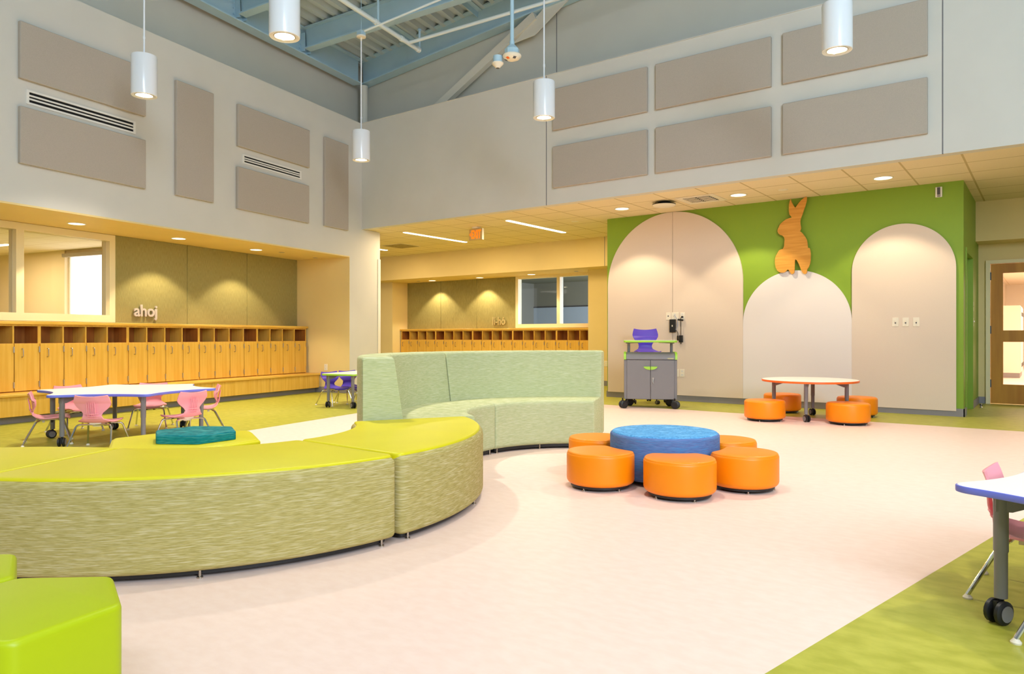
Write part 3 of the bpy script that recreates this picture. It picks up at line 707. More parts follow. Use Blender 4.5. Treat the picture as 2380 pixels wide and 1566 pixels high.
# access point on a dark bracket
t = thing('access_point', 'white ceiling access point on a dark bracket before the tallest arch', 'ceiling device', (-4.5, 9.75, CEIL), 0)
b = B(); b.lathe([(.09, 0), (.1, -.03), (.165, -.036)], 28); part('bracket', b, 'black', t)  # black flared piece between ceiling and dome
b = B(); b.lathe([(.16, -.038), (.168, -.046), (.15, -.062), (.1, -.07), (0, -.072)], 32); part('dome', b, 'ivory', t)
b = B(); b.lathe([(.166, -.034), (.17, -.046)], 32, cap=False); part('rim', b, 'black', t)
# air vents
t = thing('ceiling_vent', 'square louvred air vent in a ceiling tile left of the rabbit', 'vent', (-3.98, 9.85, CEIL), 0)
b = B(); b.box(-.28, .28, -.28, -.2, -.008, 0); b.box(-.28, .28, .2, .28, -.008, 0); b.box(-.28, -.2, -.2, .2, -.008, 0); b.box(.2, .28, -.2, .2, -.008, 0); part('frame', b, 'ivory', t)
b = B(); b.box(-.2, .2, -.2, .2, -.003, 0); part('backing', b, 'void', t)
for k in range(6):
    for s in (0, 1):
        b = B(); b.box(-.19+s*.2, -.01+s*.2, -.004, .004, -.02, .0); b.xf(Matrix.Translation((0, -.165+k*.066, 0)) @ Matrix.Rotation(-.75, 4, 'X')); part('louvre', b, 'ivory', t)
t = thing('ceiling_vent', 'grey perforated return air grille in the corridor ceiling', 'vent', (-11.25, 11.1, CEIL), 0)
b = B(); b.box(-.3, .3, -.3, .3, -.006, 0); part('frame', b, 'ivory', t)
b = B(); b.box(-.28, .28, -.28, .28, -.009, -.005); part('grille', b, mat('perforated_metal', (176, 158, 112), .7, col2=(140, 120, 80), scale=(60, 60, 60)), t)

# pendants
def pendant(label, loc, rodtop, group='white cylinder pendants', canopy=None, power=340):
    t = thing('pendant_light', label, 'pendant light', loc, 0, group)
    R, H = .127, .43
    b = B(); b.lathe([(R*.70, .02), (R*.72, .006), (R*.96, 0), (R, .004), (R+.001, .01), (R+.001, H-.02), (R*.98, H-.006), (R*.5, H), (0, H)], 40, cap=False); part('shade', b, 'pendant', t)
    b = B(); b.lathe([(R*.74, .012), (R*.70, .004), (R*.66, .004), (R*.64, .014)], 40, cap=False); part('trim_ring', b, 'nickel', t)
    b = B(); b.lathe([(R*.66, .012), (R*.6, .010), (0, .009)], 40); part('lens', b, 'lens', t)
    b = B(); b.tube([(0, 0, H), (0, 0, rodtop)], .0095, 8); b.tube([(0, 0, H), (0, 0, H+.03)], .018, 10); b.tube([(0, 0, H+.17), (0, 0, H+.2)], .013, 8); part('rod', b, 'pendant', t)
    spot(t, (0, 0, -.02), power, (1, .90, .76), 112, .7, .09)
    if canopy:
        b = B(); b.lathe([(.012, rodtop-.05), (.014, rodtop-.004), (.064, rodtop), (.068, rodtop+.004), (.068, rodtop+.022), (.0, rodtop+.024)], 24); part('canopy', b, 'ivory', t)
        b = B(); b.box(-.045, .045, -.045, .045, rodtop+.02, rodtop+.09); part('junction_box', b, 'beam', t)
        b = B(); b.tube([(0, 0, rodtop+.08), (0, 0, canopy)], .004, 6); part('hanger_wire', b, 'beam', t)
    return t
pendant('white cylinder pendant hanging over the large left acoustic panels', (-7.694, 3.816, 3.55), 2.2)
pendant('white cylinder pendant cut by the top picture edge, over the roof beam', (-5.222, 3.778, 3.55), 2.4)
pendant('white cylinder pendant in front of the room corner, with a round canopy above', (-7.994, 7.089, 3.55), 1.78, canopy=2.5)
pendant('white cylinder pendant beside the left bulkhead panels', (-4.734, 6.989, 3.55), 2.75)
pendant('white cylinder pendant over the right bulkhead panels', (-1.522, 6.902, 3.55), 2.95)
# conduit and sprinkler pipework under the deck
b = B(); b.tube([(-7.93, 7.095, 5.41), (-6.6, 7.35, 5.62), (-2.0, 8.2, 6.2)], .016, 8)
solo('conduit', b, 'pipe', 'thin white conduit running from the corner pendant canopy across the roof beams', 'conduit')
t = thing('sprinkler_pipe', 'white sprinkler pipe with a branch under the roof deck', 'pipe', (0, 0, 0), 0)
A_, B2 = Vector((-7.74, 6.45, 5.6)), Vector((-8.125, 8.43, 5.6))
b = B(); b.tube([A_-(B2-A_)*1.2, B2], .034, 12)
for f_ in (.42, .75, .98):
    p = A_+(B2-A_)*f_; dd = (B2-A_).normalized()*.03; b.tube([p-dd, p+dd], .044, 12)
part('main_pipe', b, 'pipe', t)
b = B(); b.tube([A_+(B2-A_)*.84, (-2.2, 9.0, 5.9)], .026, 12); part('branch_pipe', b, 'pipe', t)
b = B(); b.tube([B2, B2+Vector((0, 0, .33))], .018, 10); b.lathe([(.03, .31), (.034, .33), (.02, .35)], 12, tuple(B2)); part('riser', b, 'beam', t)
p = A_+(B2-A_)*.45; b = B(); b.tube([p, p+Vector((0, 0, .5))], .018, 10); part('riser', b, 'beam', t)
for k, x in enumerate((-5.5, -3.6)):
    q = (A_+(B2-A_)*.84).lerp(Vector((-2.2, 9.0, 5.9)), (x+8.06)/5.86); b = B(); b.tube([q, q+Vector((0, 0, .5))], .005, 6); part('hanger', b, 'beam', t)
# detectors on their drop pipe
t = thing('smoke_detector', 'white smoke detector with dark labels on a drop pipe', 'detector', (-4.775, 6.418, 4.09), 0)
b = B(); b.lathe([(0, -.03), (.05, -.027), (.082, -.012), (.1, .008), (.104, .02), (.1, .03), (0, .034)], 32); part('dome', b, 'ivory', t)
b = B(); b.lathe([(.08, .035), (.082, .09), (.045, .13), (.02, .15)], 8); part('mounting_box', b, 'beam', t)
b = B(); b.tube([(0, 0, .14), (0, 0, 2.2)], .022, 12); b.tube([(0, 0, .14), (0, 0, .18)], .028, 12); part('drop_pipe', b, 'beam', t)
for a in (200, 330, 265):
    b = B(); b.box(.04, .072, -.016, .016, -.024, -.02); b.xf(Matrix.Rotation(math.radians(a), 4, 'Z') @ Matrix.Translation((0, 0, 0)) @ Matrix.Translation((0, 0, .0015)) @ Matrix.Rotation(math.radians(-22), 4, 'Y') @ Matrix.Translation((0, 0, -.0225))); part('caution_mark', b, 'grey_dark' if a != 265 else 'edge_orange', t)
t = thing('motion_sensor', 'small white dome sensor left of the smoke detector', 'detector', (-4.93, 6.36, 4.03), 0)
b = B(); b.lathe([(0, -.04), (.022, -.038), (.05, -.008), (.066, .01), (.066, .02), (0, .022)], 24); part('dome', b, 'ivory', t)
b = B(); b.lathe([(.05, .02), (.052, .095), (0, .1)], 20); part('mounting_box', b, 'beam', t)
b = B(); b.lathe([(0, -.0415), (.02, -.04), (.021, -.037)], 16); part('lens', b, 'grey_dark', t)

# ------------------------------------------------------------------ seating
def foot_glides(parent, pts, z=.03):
    for (x, y) in pts:
        b = B(); b.lathe([(.013, 0), (.013, .006), (.006, .008), (.006, z)], 12, (x, y, 0)); part('glide', b, 'nickel', parent)
def ring_sector(cx, cy, ri, ro, a0, a1, rc=.04, n=26):
    P = arc(cx, cy, ro, a0, a1, n)+arc(cx, cy, ri, a1, a0, n)
    # round the four vertical corners
    out = []; N = len(P); corners = {0, n, n+1, 2*n+1}
    for i in range(N):
        if i in corners:
            a, bb, c = Vector(P[i-1]), Vector(P[i]), Vector(P[(i+1) % N])
            p = bb+(a-bb).normalized()*min(rc, (a-bb).length*.8); q = bb+(c-bb).normalized()*min(rc, (c-bb).length*.8)
            for k in range(5):
                t = k/4; v = p*(1-t)**2+bb*2*t*(1-t)+q*t*t; out.append((v.x, v.y))
        else: out.append(P[i])
    return out
def bench_module(label, cx, cy, ri, ro, a0, a1):
    am = math.radians((a0+a1)/2); rm = (ri+ro)/2; ox, oy = cx+rm*math.cos(am), cy+rm*math.sin(am)
    t = thing('curved_bench', label, 'bench', (ox, oy, 0), 0, 'lime topped curved benches')
    gap = .35
    P = [(x-ox, y-oy) for x, y in ring_sector(cx, cy, ri, ro, a0+gap, a1-gap, .045)]
    b = B(); b.prism(P, .034, .425, .035, .025, 5); part('base', b, 'bench', t)
    P = [(x-ox, y-oy) for x, y in ring_sector(cx, cy, ri+.02, ro-.02, a0+gap+.1, a1-gap-.1, .045)]
    b = B(); b.prism(P, .40, .434, .014, 0, 4); part('seat_top', b, 'lime', t)
    P = [(x-ox, y-oy) for x, y in ring_sector(cx, cy, ri+.04, ro-.04, a0+1.6, a1-1.6, .03)]
    b = B(); b.prism(P, .014, .04); part('plinth', b, 'black', t)
    gl = []
    for aa in (a0+3, (a0+a1)/2, a1-3):
        for rr in (ri+.06, ro-.032): gl.append((cx+rr*math.cos(math.radians(aa))-ox, cy+rr*math.sin(math.radians(aa))-oy))
    foot_glides(t, gl, .034)
CB = (-4.2, 2.556)
bench_module('lime topped curved bench whose end meets the high-back sofa', CB[0], CB[1], .82, 1.66, -2, 60.8)
bench_module('large middle lime topped curved bench in the foreground', CB[0], CB[1], .82, 1.66, -66, -2)
rc_ = (CB[0]+2.48*math.cos(math.radians(-66)), CB[1]+2.48*math.sin(math.radians(-66)))
bench_module('lime topped bench curving the other way at the left picture edge', rc_[0], rc_[1], .82, 1.66, 114, 174)
SC = (-2.93, 4.83)
def sofa_module(label, a0, a1):
    am = math.radians((a0+a1)/2); ox, oy = SC[0]+1.3*math.cos(am), SC[1]+1.3*math.sin(am)
    t = thing('curved_sofa', label, 'sofa', (ox, oy, 0), 0, 'high-back curved sofas')
    gap = .25; n = 26
    def rings(prof, g0):
        R = []
        for i in range(n+1):
            a = math.radians(a0+g0+(a1-a0-2*g0)*i/n)
            R.append([(SC[0]+r*math.cos(a)-ox, SC[1]+r*math.sin(a)-oy, z) for r, z in prof])
        return R
    def capped(prof, g0, cz=.45, cr=1.35):
        # ease the end rings in so the end edges read as upholstered
        R = []
        c = Vector((sum(p[0] for p in prof)/len(prof), sum(p[1] for p in prof)/len(prof)))
        for gg, sc_ in ((g0, .965), (g0+.25, .985), (g0+.8, 1.0)): R.append((a0+gg, sc_))
        for i in range(1, n): R.append((a0+g0+.8+(a1-a0-2*g0-1.6)*i/n, 1.0))
        for gg, sc_ in ((g0+.8, 1.0), (g0+.25, .985), (g0, .965)): R.append((a1-gg, sc_))
        out = []
        for aa, sc_ in R:
            a = math.radians(aa)
            pr = [c+(Vector(p)-c)*sc_ for p in prof]
            out.append([(SC[0]+p.x*math.cos(a)-ox, SC[1]+p.x*math.sin(a)-oy, p.y) for p in pr])
        return out
    seat = fillet([(.87, .04), (.87, .435), (1.46, .425), (1.46, .04)], .04, 5)
    b = B(); b.sweep(capped([tuple(p) for p in seat], gap)); part('seat', b, 'sofa', t)
    back = fillet([(1.405, .40), (1.475, .868), (1.70, .868), (1.70, .04), (1.455, .04), (1.455, .40)], .03, 5)
    b = B(); b.sweep(capped([tuple(p) for p in back], gap)); part('backrest', b, 'sofa', t)
    pl = [(.905, .014), (.905, .045), (1.66, .045), (1.66, .014)]
    b = B(); b.sweep(rings(pl, 1.6)); part('plinth', b, 'black', t)
    gl = []
    for aa in (a0+3, (a0+a1)/2, a1-3):
        for rr in (.902, 1.64): gl.append((SC[0]+rr*math.cos(math.radians(aa))-ox, SC[1]+rr*math.sin(math.radians(aa))-oy))
    foot_glides(t, gl, .04)
sofa_module('pale green high-back sofa section, the shorter-looking one joining the lime bench', 177, 240.6)
sofa_module('pale green high-back sofa section at the free end by the orange stools', 113, 177)

def regular(n, R, a0, c=(0, 0)):
    return [(c[0]+R*math.cos(math.radians(a0)+2*PI*i/n), c[1]+R*math.sin(math.radians(a0)+2*PI*i/n)) for i in range(n)]
def upholstered(name, label, cat, poly, h, loc, body, top=None, group=None, rt=.022, rb=.03, glides=None, rz=0, z0=.03, base=True, topinset=.012):
    t = thing(name, label, cat, loc, rz, group)
    b = B(); b.prism(poly, z0, h-(.006 if top else 0), rt, rb, 5); part('body', b, body, t)
    if top:
        c = Vector((sum(p[0] for p in poly)/len(poly), sum(p[1] for p in poly)/len(poly)))
        R = max((Vector(p[:2])-c).length for p in poly); s_ = 1-topinset/R
        b = B(); b.prism([tuple(c+(Vector(p[:2])-c)*s_) for p in poly], h-.03, h, .012, 0, 4); part('seat_top', b, top, t)
    if base:
        c = Vector((sum(p[0] for p in poly)/len(poly), sum(p[1] for p in poly)/len(poly)))
        b = B(); b.prism([tuple(c+(Vector(p[:2])-c)*.86) for p in poly], .016, z0+.012); part('plinth', b, 'black', t)  # added black slab stands in for the shade under the seat
        foot_glides(t, glides or [tuple((c+(Vector(poly[i*len(poly)//4][:2])-c)*.8)) for i in range(4)], .02)
    return t
# drum and moon stools
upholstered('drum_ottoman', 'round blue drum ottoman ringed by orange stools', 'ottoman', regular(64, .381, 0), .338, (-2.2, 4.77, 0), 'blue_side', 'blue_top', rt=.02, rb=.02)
def moon_poly(r=.227, cut=.41, dist=.565):
    pts = []
    for i in range(120):
        a = 2*PI*i/120; p = Vector((dist+r*math.cos(a), r*math.sin(a)))
        if p.length >= cut: pts.append((a, p))
    pts = sorted(pts, key=lambda q: (q[0]+2*PI) % (2*PI) if q[0] < PI else q[0]-2*PI)
    out = [p for a, p in pts]
    a0 = math.atan2(out[-1].y, out[-1].x); a1 = math.atan2(out[0].y, out[0].x)
    e0, e1 = (out[0], out[-1])
    th0 = math.atan2(e1.y, e1.x); th1 = math.atan2(e0.y, e0.x)
    cutpts = [Vector((cut*math.cos(th0+(th1-th0)*i/12), cut*math.sin(th0+(th1-th0)*i/12))) for i in range(1, 12)]
    P = [(p.x-dist, p.y) for p in out+cutpts]
    for _ in range(3):     # soften the two horns
        P = [((P[i-1][0]+2*P[i][0]+P[(i+1) % len(P)][0])/4, (P[i-1][1]+2*P[i][1]+P[(i+1) % len(P)][1])/4) for i in range(len(P))]
    return P
MP = moon_poly()
proto = None
for ang, lb in ((-55.5, 'orange crescent stool nearest the camera, in front of the blue drum'), (-113, 'orange crescent stool at the front left of the blue drum'), (0, 'orange crescent stool at the front right of the blue drum'), (175, 'orange crescent stool half hidden at the back left of the blue drum'), (63, 'orange crescent stool half hidden at the back right of the blue drum')):
    a = math.radians(ang); loc = (-2.2+.565*math.cos(a), 4.77+.565*math.sin(a), 0)
    if proto is None:
        o = proto = upholstered('crescent_stool', lb, 'stool', MP, .245, loc, 'orange', 'orange', 'crescent stools round the blue drum', rt=.02, rb=.035, topinset=.006)
    else: o = dup(proto, lb)
    place(o, loc, a)
# round stools
proto = None
for (x, y), lb in (((-2.75, 8.786), 'round orange stool at the front left of the round table'), ((-1.863, 8.985), 'round orange stool at the front right of the round table'), ((-2.864, 9.891), 'shaded round orange stool at the back left of the round table'), ((-1.952, 9.917), 'round orange stool at the back right of the round table')):
    if proto is None:
        o = proto = upholstered('round_stool', lb, 'stool', regular(48, .236, 0), .245, (x, y, 0), 'orange', None, 'round stools at the orange edged table', rt=.03, rb=.03)
    else: o = dup(proto, lb)
    place(o, (x, y, 0), 0)
# hexagons: lime ottoman with teal pad, bright green cluster
b = None
upholstered('hexagon_ottoman', 'low lime hexagon ottoman in the hollow of the curved bench', 'ottoman', fillet(regular(6, .47, 33), .03, 3), .385, (-4.22, 2.345, 0), 'lime', 'lime', rt=.014, rb=.02)
b = B(); b.prism(fillet(regular(6, .252, 33), .02, 3), 0, .052, .01, .004, 3)
solo('hexagon_cushion', b, 'teal', 'teal hexagon cushion lying on the lime hexagon ottoman', 'cushion', (-4.16, 2.375, .3855), 0)
g = 'bright green hexagon stools'
HC = (-2.003, .685); HR = .25
proto = upholstered('hexagon_stool', 'largest visible bright green hexagon stool in the lower left foreground', 'stool', fillet(regular(6, HR, 39.9), .02, 3), .36, (*HC, 0), 'green_vinyl', None, g, rt=.016, rb=.03)
for k, lb in ((189.9, 'bright green hexagon stool touching the left picture edge, behind the largest'), (249.9, 'bright green hexagon stool at the bottom left picture corner')):
    o = dup(proto, lb); a = math.radians(k); place(o, (HC[0]+.448*math.cos(a), HC[1]+.448*math.sin(a), 0), 0)

# ------------------------------------------------------------------ tables
def caster_b(b, x, y, ang, r=.042):
    m = b.mark()
    for s in (-1, 1): b.lathe([(0, -.011), (r*.8, -.011), (r, -.006), (r, .006), (r*.8, .011), (0, .011)], 20)
    n = (b.mark()-m)//2
    b.xf(Matrix.Translation((.012, .019, r)) @ Matrix.Rotation(PI/2, 4, 'X'), m+n)
    for i in range(m, m+n): b.v[i] = Matrix.Translation((.012, -.019, r)) @ Matrix.Rotation(PI/2, 4, 'X') @ b.v[i]
    b.cur = 1
    for s in (-.0325, .0325): b.tube([(.012, s-.001, r), (.012, s+.001, r)], r*.68, 18)
    b.cur = 0
    b.box(-.006, .03, -.007, .007, r*.6, r*1.9); b.lathe([(.01, r*1.2), (.01, r*2.6)], 10)
    b.xf(Matrix.Translation((x, y, 0)) @ Matrix.Rotation(ang, 4, 'Z'), m)
def table_leg(parent, x, y, h, ang, r=.0235):
    b = B(); z = .09
    b.lathe([(r*.9, z), (r*.9, h*.52), (r, h*.53), (r, h-.03)], 20, (x, y, 0))
    m = b.mark(); b.prism([(-.02, h-.03), (.15, h-.03), (.15, h-.04), (.03, h-.085), (-.02, h-.085)], -.02, .02); upright(b, m); b.xf(Matrix.Translation((x, y, 0)) @ Matrix.Rotation(ang+PI, 4, 'Z'), m)
    l = part('leg', b, 'grey_metal', parent)
    c = B(); caster_b(c, x, y, ang+.7); part('caster', c, ['black', 'grey_metal'], l)
def lobed(R=.885, mid=.645, n=6, a0=0., rc=.06):
    V = [Vector((R*math.cos(a0+2*PI*i/n), R*math.sin(a0+2*PI*i/n))) for i in range(n)]; out = []
    sides = []
    for i in range(n):
        a, c = V[i], V[(i+1) % n]; m = (a+c)/2; md = m.normalized()*mid; q = m+(md-m)*2
        sides.append([a*(1-t)**2+q*2*t*(1-t)+c*t*t for t in [k/18 for k in range(19)]])
    for i in range(n):
        s = [p for p in sides[i] if (p-V[i]).length > rc and (p-V[(i+1) % n]).length > rc]
        nx = [p for p in sides[(i+1) % n] if (p-V[(i+1) % n]).length > rc]
        out += s
        p, bb, q = s[-1], V[(i+1) % n], nx[0]
        out += [p*(1-t)**2+bb*2*t*(1-t)+q*t*t for t in (.12, .25, .38, .5, .62, .75, .88)]
    return [(p.x, p.y) for p in out]
def make_table(label, poly, h, loc, rz, edge, legs, group=None):
    t = thing('activity_table', label, 'table', loc, rz, group)
    ins = B(); c = Vector((0, 0))
    b = B(); b.prism(poly, h-.026, h-.001, .004, .006, 2); part('edge_band', b, edge, t)
    R = max(Vector(p).length for p in poly); b = B(); b.prism([(p[0]*(1-.006/R), p[1]*(1-.006/R)) for p in poly], h-.01, h, .001, 0, 1); part('tabletop', b, 'laminate', t)
    for (x, y) in legs: table_leg(t, x, y, h, math.atan2(y, x))
    return t
LOB = lobed()
LEGS6 = [(.70*math.cos(2*PI*i/6), .70*math.sin(2*PI*i/6)) for i in range(6)]
TC = (-7.436, 3.526)
make_table('six-lobed white table with a blue edge, ringed by pink chairs at left', LOB, .48, (*TC, 0), math.radians(-15), 'edge_blue', LEGS6, 'blue edged lobed tables')
FC = (.533, 3.27)
make_table('six-lobed blue edged table cut by the right picture edge', LOB, .48, (*FC, 0), math.radians(196.5), 'edge_blue', LEGS6, 'blue edged lobed tables')
make_table('round white table with an orange edge and four orange stools', regular(64, .556, 0), .48, (-2.365, 9.295, 0), 0, 'edge_orange', [(.415*math.cos(math.radians(a)), .415*math.sin(math.radians(a))) for a in (-81, 9, 99, 189)])
rect = fillet([(-.56, -.29), (-.2, -.27), (.2, -.27), (.56, -.29), (.56, .29), (.2, .27), (-.2, .27), (-.56, .29)], .1, 6)
make_table('white table with a lime green edge behind the sofa, with purple chairs', [tuple(p) for p in rect], .48, (-8.17, 7.19, 0), math.radians(107), 'edge_green', [(-.47, -.2), (-.47, .2), (.47, -.2), (.47, .2)])

# ------------------------------------------------------------------ chairs
def shell_b(s=1.0, zs=.25, zk=1.0, ribs=True):
    prof = [(.165, -.018, .118), (.158, -.004, .135), (.13, .004, .148), (.06, .0, .158), (-.02, -.006, .158), (-.07, -.004, .15), (-.105, .008, .118), (-.128, .03, .09), (-.138, .055, .08), (-.14, .08, .086), (-.14, .102, .11), (-.142, .125, .136), (-.146, .15, .154), (-.152, .175, .159), (-.162, .205, .150), (-.172, .232, .139)]
    n = 12; vs = []; th = .009
    def row(i, off):
        x, z, w = prof[i]; a = prof[max(i-1, 0)]; c = prof[min(i+1, len(prof)-1)]
        tx, tz = c[0]-a[0], c[1]-a[1]; L = math.hypot(tx, tz); nx, nz = tz/L, -tx/L       # normal toward the sitter
        nx, nz = -nx, -nz
        if nz < -.2: nx, nz = -nx, -nz
        R = []
        for k in range(n+1):
            u = -1+2*k/n
            back = max(0, min(1, (z-.03)/.08))
            dx = back*.022*u*u; dz = 0
            if z < .03: dz = .014*(abs(u)**2.5)-.006
            if i == len(prof)-1: dz += .013*u*u-.006
            if i == len(prof)-2: dz += .006*u*u
            R.append(Vector((x+dx-nx*off, w*u, z+dz-nz*off))*s+Vector((0, 0, zs)))
        return R
    top = [row(i, 0) for i in range(len(prof))]; bot = [row(i, th) for i in range(len(prof))]
    b = B(); m = n+1; N = len(prof)
    vs = [p for r in top for p in r]+[p for r in bot for p in r]; o = N*m; fs = []
    for i in range(N-1):
        for k in range(n):
            fs.append((i*m+k, i*m+k+1, (i+1)*m+k+1, (i+1)*m+k)); fs.append((o+i*m+k, o+(i+1)*m+k, o+(i+1)*m+k+1, o+i*m+k+1))
        fs.append((i*m, (i+1)*m, o+(i+1)*m, o+i*m)); fs.append((i*m+n, o+i*m+n, o+(i+1)*m+n, (i+1)*m+n))
    for k in range(n):
        fs.append((k, o+k, o+k+1, k+1)); e = (N-1)*m; fs.append((e+k, e+k+1, o+e+k+1, o+e+k))
    b.add(vs, fs)
    if zk != 1:
        for q in b.v: q.z = zs+(q.z-zs)*zk
    if not ribs: return b
    # ribs moulded on the rear of the back and the waist lattice
    for yy in (-.034, -.017, 0, .017, .034):
        pth = [(-.128, .036), (-.142, .06), (-.15, .09), (-.152, .12), (-.158, .15), (-.166, .18)]
        b.tube([Vector((x-.008, yy, z))*s+Vector((0, 0, zs)) for x, z in pth], [.0045*s]*5+[.001], 6)
    for z, x, w in ((.03, -.13, .075), (.05, -.143, .068), (.07, -.15, .066)):
        b.tube([Vector((x-.011+.012*(u*u), w*.9*u, z))*s+Vector((0, 0, zs)) for u in (-1, -.5, 0, .5, 1)], .004*s, 6)
    return b
SHELL = {}
def leg_b(front, side, zs=.25, r=.0085):
    s = 1 if side > 0 else -1
    if front: P = [(.075, .0, zs-.03), (.085, s*.10, zs-.03), (.105, s*.15, zs-.034), (.175, s*.188, .016)]
    else: P = [(-.075, .0, zs-.03), (-.085, s*.10, zs-.03), (-.105, s*.15, zs-.034), (-.205, s*.19, .016)]
    b = B(); b.tube([tuple(p) for p in fillet(P, .045, 6, False)], r, 10); return b, P[-1]
CH = {}
def make_chair(color, label, group):
    t = thing('school_chair', label, 'chair', (0, 0, 0), 0, group)
    if color not in CH:
        d = {}
        d['seat_shell'] = mesh('seat_shell', shell_b(), color, 50)
        b = B(); b.box(-.085, .085, -.05, .05, .222, .236); b.box(-.06, -.04, -.03, .03, .2, .222); d['seat_bracket'] = mesh('seat_bracket', b, 'ivory')
        b = B()
        for yy in (-.04, .04): b.lathe([(.012, .198), (.012, .222)], 8, (.02, yy, 0))
        d['bumper'] = mesh('bumper', b, 'black')
        d['legs'] = []
        for fr_ in (True, False):
            for sd_ in (1, -1):
                b, e = leg_b(fr_, sd_); g2 = B(); g2.lathe([(.016, 0), (.017, .006), (.012, .012), (.006, .02)], 14, (e[0], e[1], 0)); d['legs'].append((mesh('leg', b, 'chrome'), mesh('glide', g2, 'ivory')))
        CH[color] = d
    d = CH[color]
    link('seat_shell', d['seat_shell'], t); link('seat_bracket', d['seat_bracket'], t); link('bumper', d['bumper'], t)
    for lm, gm in d['legs']:
        l = link('leg', lm, t); link('glide', gm, l)
    return t
def chairs(color, group, rows):
    first = None
    for x, y, hd, lb in rows:
        if first is None: o = first = make_chair(color, lb, group)
        else: o = dup(first, lb)
        place(o, (x, y, 0), math.radians(hd))
chairs('pink', 'pink chairs at the blue edged tables', [
    (-6.895, 3.02, 131, 'pink chair seen from behind at the front of the left table'),
    (-7.585, 2.875, 68, 'pink chair in profile at the left end of the left table'),
    (-8.275, 3.385, 8, 'pink chair behind the left table, half hidden by the front chair'),
    (-7.98, 4.03, -38, 'pink chair on the locker side of the left table, facing the camera'),
    (-7.285, 4.245, 243, 'pink chair in profile at the far right end of the left table'),
    (-6.70, 3.70, 187, 'pink chair seen from behind at the right of the left table, behind the teal cushion'),
    (-.035, 3.455, -4.5, 'pink chair tucked behind the table at the right picture edge'),
    (.19, 2.91, 46, 'chair at the right picture edge showing only one chrome leg')])
chairs('purple', 'purple chairs at the lime edged table', [
    (-8.43, 6.98, -2, 'left purple chair behind the lime edged table'),
    (-8.50, 7.36, -10, 'second purple chair behind the lime edged table'),
    (-7.82, 7.08, 195, 'purple chair on the sofa side of the lime edged table')])

# ------------------------------------------------------------------ mobile cart and stool chair
t = thing('mobile_cart', 'grey two-door teacher cart on casters with a lime edged desk top', 'cart', (-4.485, 9.275, 0), math.radians(28))
W2, D2 = .365, .44
b = B(); b.box(-W2, W2, 0, D2, .125, .68); part('cabinet', b, 'grey_metal', t, bevel=.006)
for s in (-1, 1):
    b = B(); b.box(min(s*.003, s*.325), max(s*.003, s*.325), -.018, -.001, .13, .675); dr = part('door', b, 'grey_metal', t, bevel=.003)
    hp = [(s*.004, .585), (s*.095, .585)]+[(s*(.095*math.cos(k*PI/16)), .585-.045*math.sin(k*PI/16)) for k in range(1, 8)]+[(s*.004, .54)]
    b = B(); b.prism(hp, -.034, -.018); upright(b); part('handle', b, 'edge_green', dr)
    if s == 1:
        b = B(); b.tube([(.035, -.034, .42), (.035, -.018, .42)], .012, 10); b.tube([(.035, -.03, .41), (.033, -.036, .37), (.04, -.036, .35)], .006, 6); part('lock_key', b, 'nickel', dr)
b = B(); b.prism([(-.02, .682), (D2, .682), (D2, .778), (.05, .778), (.0, .755), (-.02, .72)], -.335, .335); b.xf(Matrix(((0, 0, 1, 0), (1, 0, 0, 0), (0, 1, 0, 0), (0, 0, 0, 1)))); part('hood', b, 'grey_metal', t, bevel=.004)
for s in (-1, 1):
    b = B(); b.prism([(-.022, .682), (D2, .682), (D2, .785), (.05, .785), (.0, .765), (-.022, .725)], -.016, .016); b.xf(Matrix(((0, 0, 1, s*.352), (1, 0, 0, 0), (0, 1, 0, 0), (0, 0, 0, 1)))); part('side_trim', b, 'edge_green', t)
    b = B(); b.tube([(s*.30, .2, .778), (s*.30, .2, .92)], .02, 14); b.prism([(s*.34-.0, .92), (s*.34, .905), (s*.12, .915), (s*.12, .92)], .17, .23)
    for i in range(len(b.v)-8, len(b.v)): v = b.v[i]; b.v[i] = Vector((v.x, v.z, v.y))
    part('post', b, 'grey_metal', t)
    b = B()
    for k in range(22): b.box(s*W2-.002, s*W2+.002, .02, .028, .15+k*.024, .162+k*.024)
    part('perforation', b, 'grey_dark', t)
rp = [tuple(p) for p in fillet([(-.37, -.02), (.37, -.02), (.37, .42), (-.37, .42)], .06, 6)]
b = B(); b.prism(rp, .921, .95, .006, .008, 3); part('desk_edge', b, 'edge_green', t)
b = B(); b.prism([tuple(p) for p in fillet([(-.362, -.012), (.362, -.012), (.362, .412), (-.362, .412)], .055, 6)], .94, .9515); part('desk_top', b, 'laminate', t)
b = B(); b.box(.235, .315, -.0225, -.0195, .69, .706); part('name_plate', b, mat('brass_plate', (176, 168, 120), .35, .6), t)
for (x, y) in ((-.385, -.03), (.33, -.03), (-.3, .38), (.28, .38)):
    m_ = B(); caster_b(m_, 0, 0, 0, .055)
    for i in range(len(m_.v)):
        v = m_.v[i]
    m_.xf(Matrix.Translation((x, y, 0)) @ Matrix.Rotation(.5 if x < 0 else -.4, 4, 'Z') @ Matrix.Diagonal((1, 1.45, 1, 1))); part('caster', m_, ['black', 'black'], t)
t = thing('stool_chair', 'purple stool chair with a star base behind the grey cart', 'chair', (-4.905, 10.03, 0), math.radians(-54))
part('seat_shell', shell_b(1.24, .772, 1.2, False), 'purple', t, smooth=50)
b = B(); b.lathe([(.07, .735), (.07, .75), (.03, .76)], 20); b.lathe([(.022, .1), (.022, .45), (.016, .46), (.016, .74)], 16); part('post', b, 'grey_dark', t)
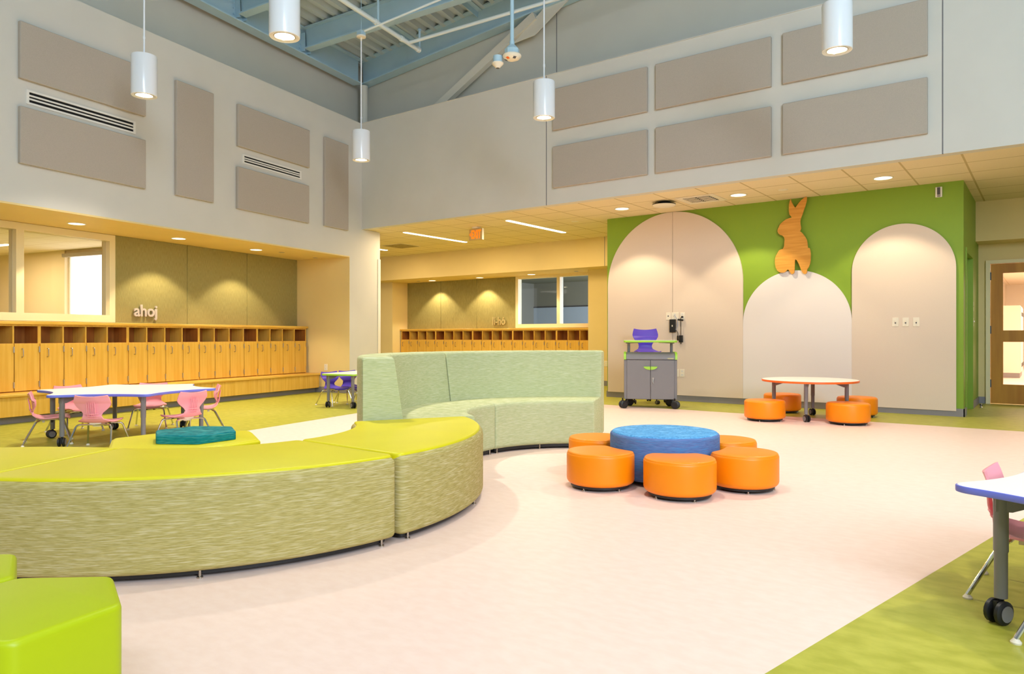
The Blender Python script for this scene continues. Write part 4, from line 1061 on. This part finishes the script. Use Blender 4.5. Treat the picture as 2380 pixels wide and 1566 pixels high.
for k in range(5):
    a = 2*PI*k/5+.35
    b = B(); b.tube([(.02*math.cos(a), .02*math.sin(a), .12), (.28*math.cos(a), .28*math.sin(a), .085)], [.022, .014], 8); l = part('leg', b, 'black', t)
    c = B(); caster_b(c, .28*math.cos(a), .28*math.sin(a), a+.5, .03); part('caster', c, ['black', 'grey_metal'], l)

# ------------------------------------------------------------------ daylight, room lamps, added fill lights, camera
w = bpy.data.worlds.new('daylight'); bpy.context.scene.world = w; w.use_nodes = True
bg = w.node_tree.nodes['Background']; bg.inputs[0].default_value = (.80, .90, 1.0, 1); bg.inputs[1].default_value = .32
for (x, y) in ((-2.2, 3.7), (1.2, 3.75), (1.7, 6.9), (-7.0, .6), (-3.8, .6), (-.6, .6), (2.6, .6), (-3.8, -2.5), (-.6, -2.5), (2.6, -2.5)):      # unseen spots added to brighten floor and furniture, spaced like the pendants
    o = spot(None, (x, y, 3.53), 180 if y > 2 else 75, (1, .90, .76), 112, .7, .09, 'pendant_lamp')
dl = area((4.6, -2.5, 5.6), 9, 1.8, 1400, (.68, .84, 1.0), (0, 0, 0), 'clerestory_daylight'); dl.rotation_euler = Vector((-.76, .57, .30)).to_track_quat('-Z', 'Z').to_euler()
area((-12.5, 7.0, 2.7), 3, 2, 75, (1, .92, .78), (0, 0, PHI), 'classroom_lamp').location = ML @ Vector((-13, 6.5, 2.7))
area((.8, 17, 2.7), 1.5, 5, 220, (1, .9, .75), (0, 0, 0), 'corridor_lamp')
area((.8, 24, 2.7), 1.5, 5, 220, (1, .9, .75), (0, 0, 0), 'corridor_lamp')
area((-7.0, 16.5, 1.8), 1.6, 1.4, 260, (.75, .85, 1), (0, math.radians(90), 0), 'side_window_daylight')  # unseen cool area light added to brighten the dim room

cam = bpy.data.cameras.new('camera'); cam.sensor_fit = 'HORIZONTAL'; cam.sensor_width = 36; cam.lens = 36*1680/2380
cam.shift_y = -2/2380; cam.clip_start = .05; cam.clip_end = 100
co = bpy.data.objects.new('camera', cam); C.objects.link(co); co.location = (0, 0, 1.01); co.rotation_euler = (PI/2, 0, math.radians(36.65))
sc = bpy.context.scene; sc.camera = co
vs_ = sc.view_settings; vs_.view_transform = 'Standard'; vs_.look = 'None'; vs_.gamma = 1; vs_.use_curve_mapping = False; vs_.exposure = 0.0
cy = sc.cycles; cy.use_denoising = True; cy.max_bounces = 10; cy.diffuse_bounces = 5; cy.transparent_max_bounces = 8; cy.sample_clamp_indirect = 6
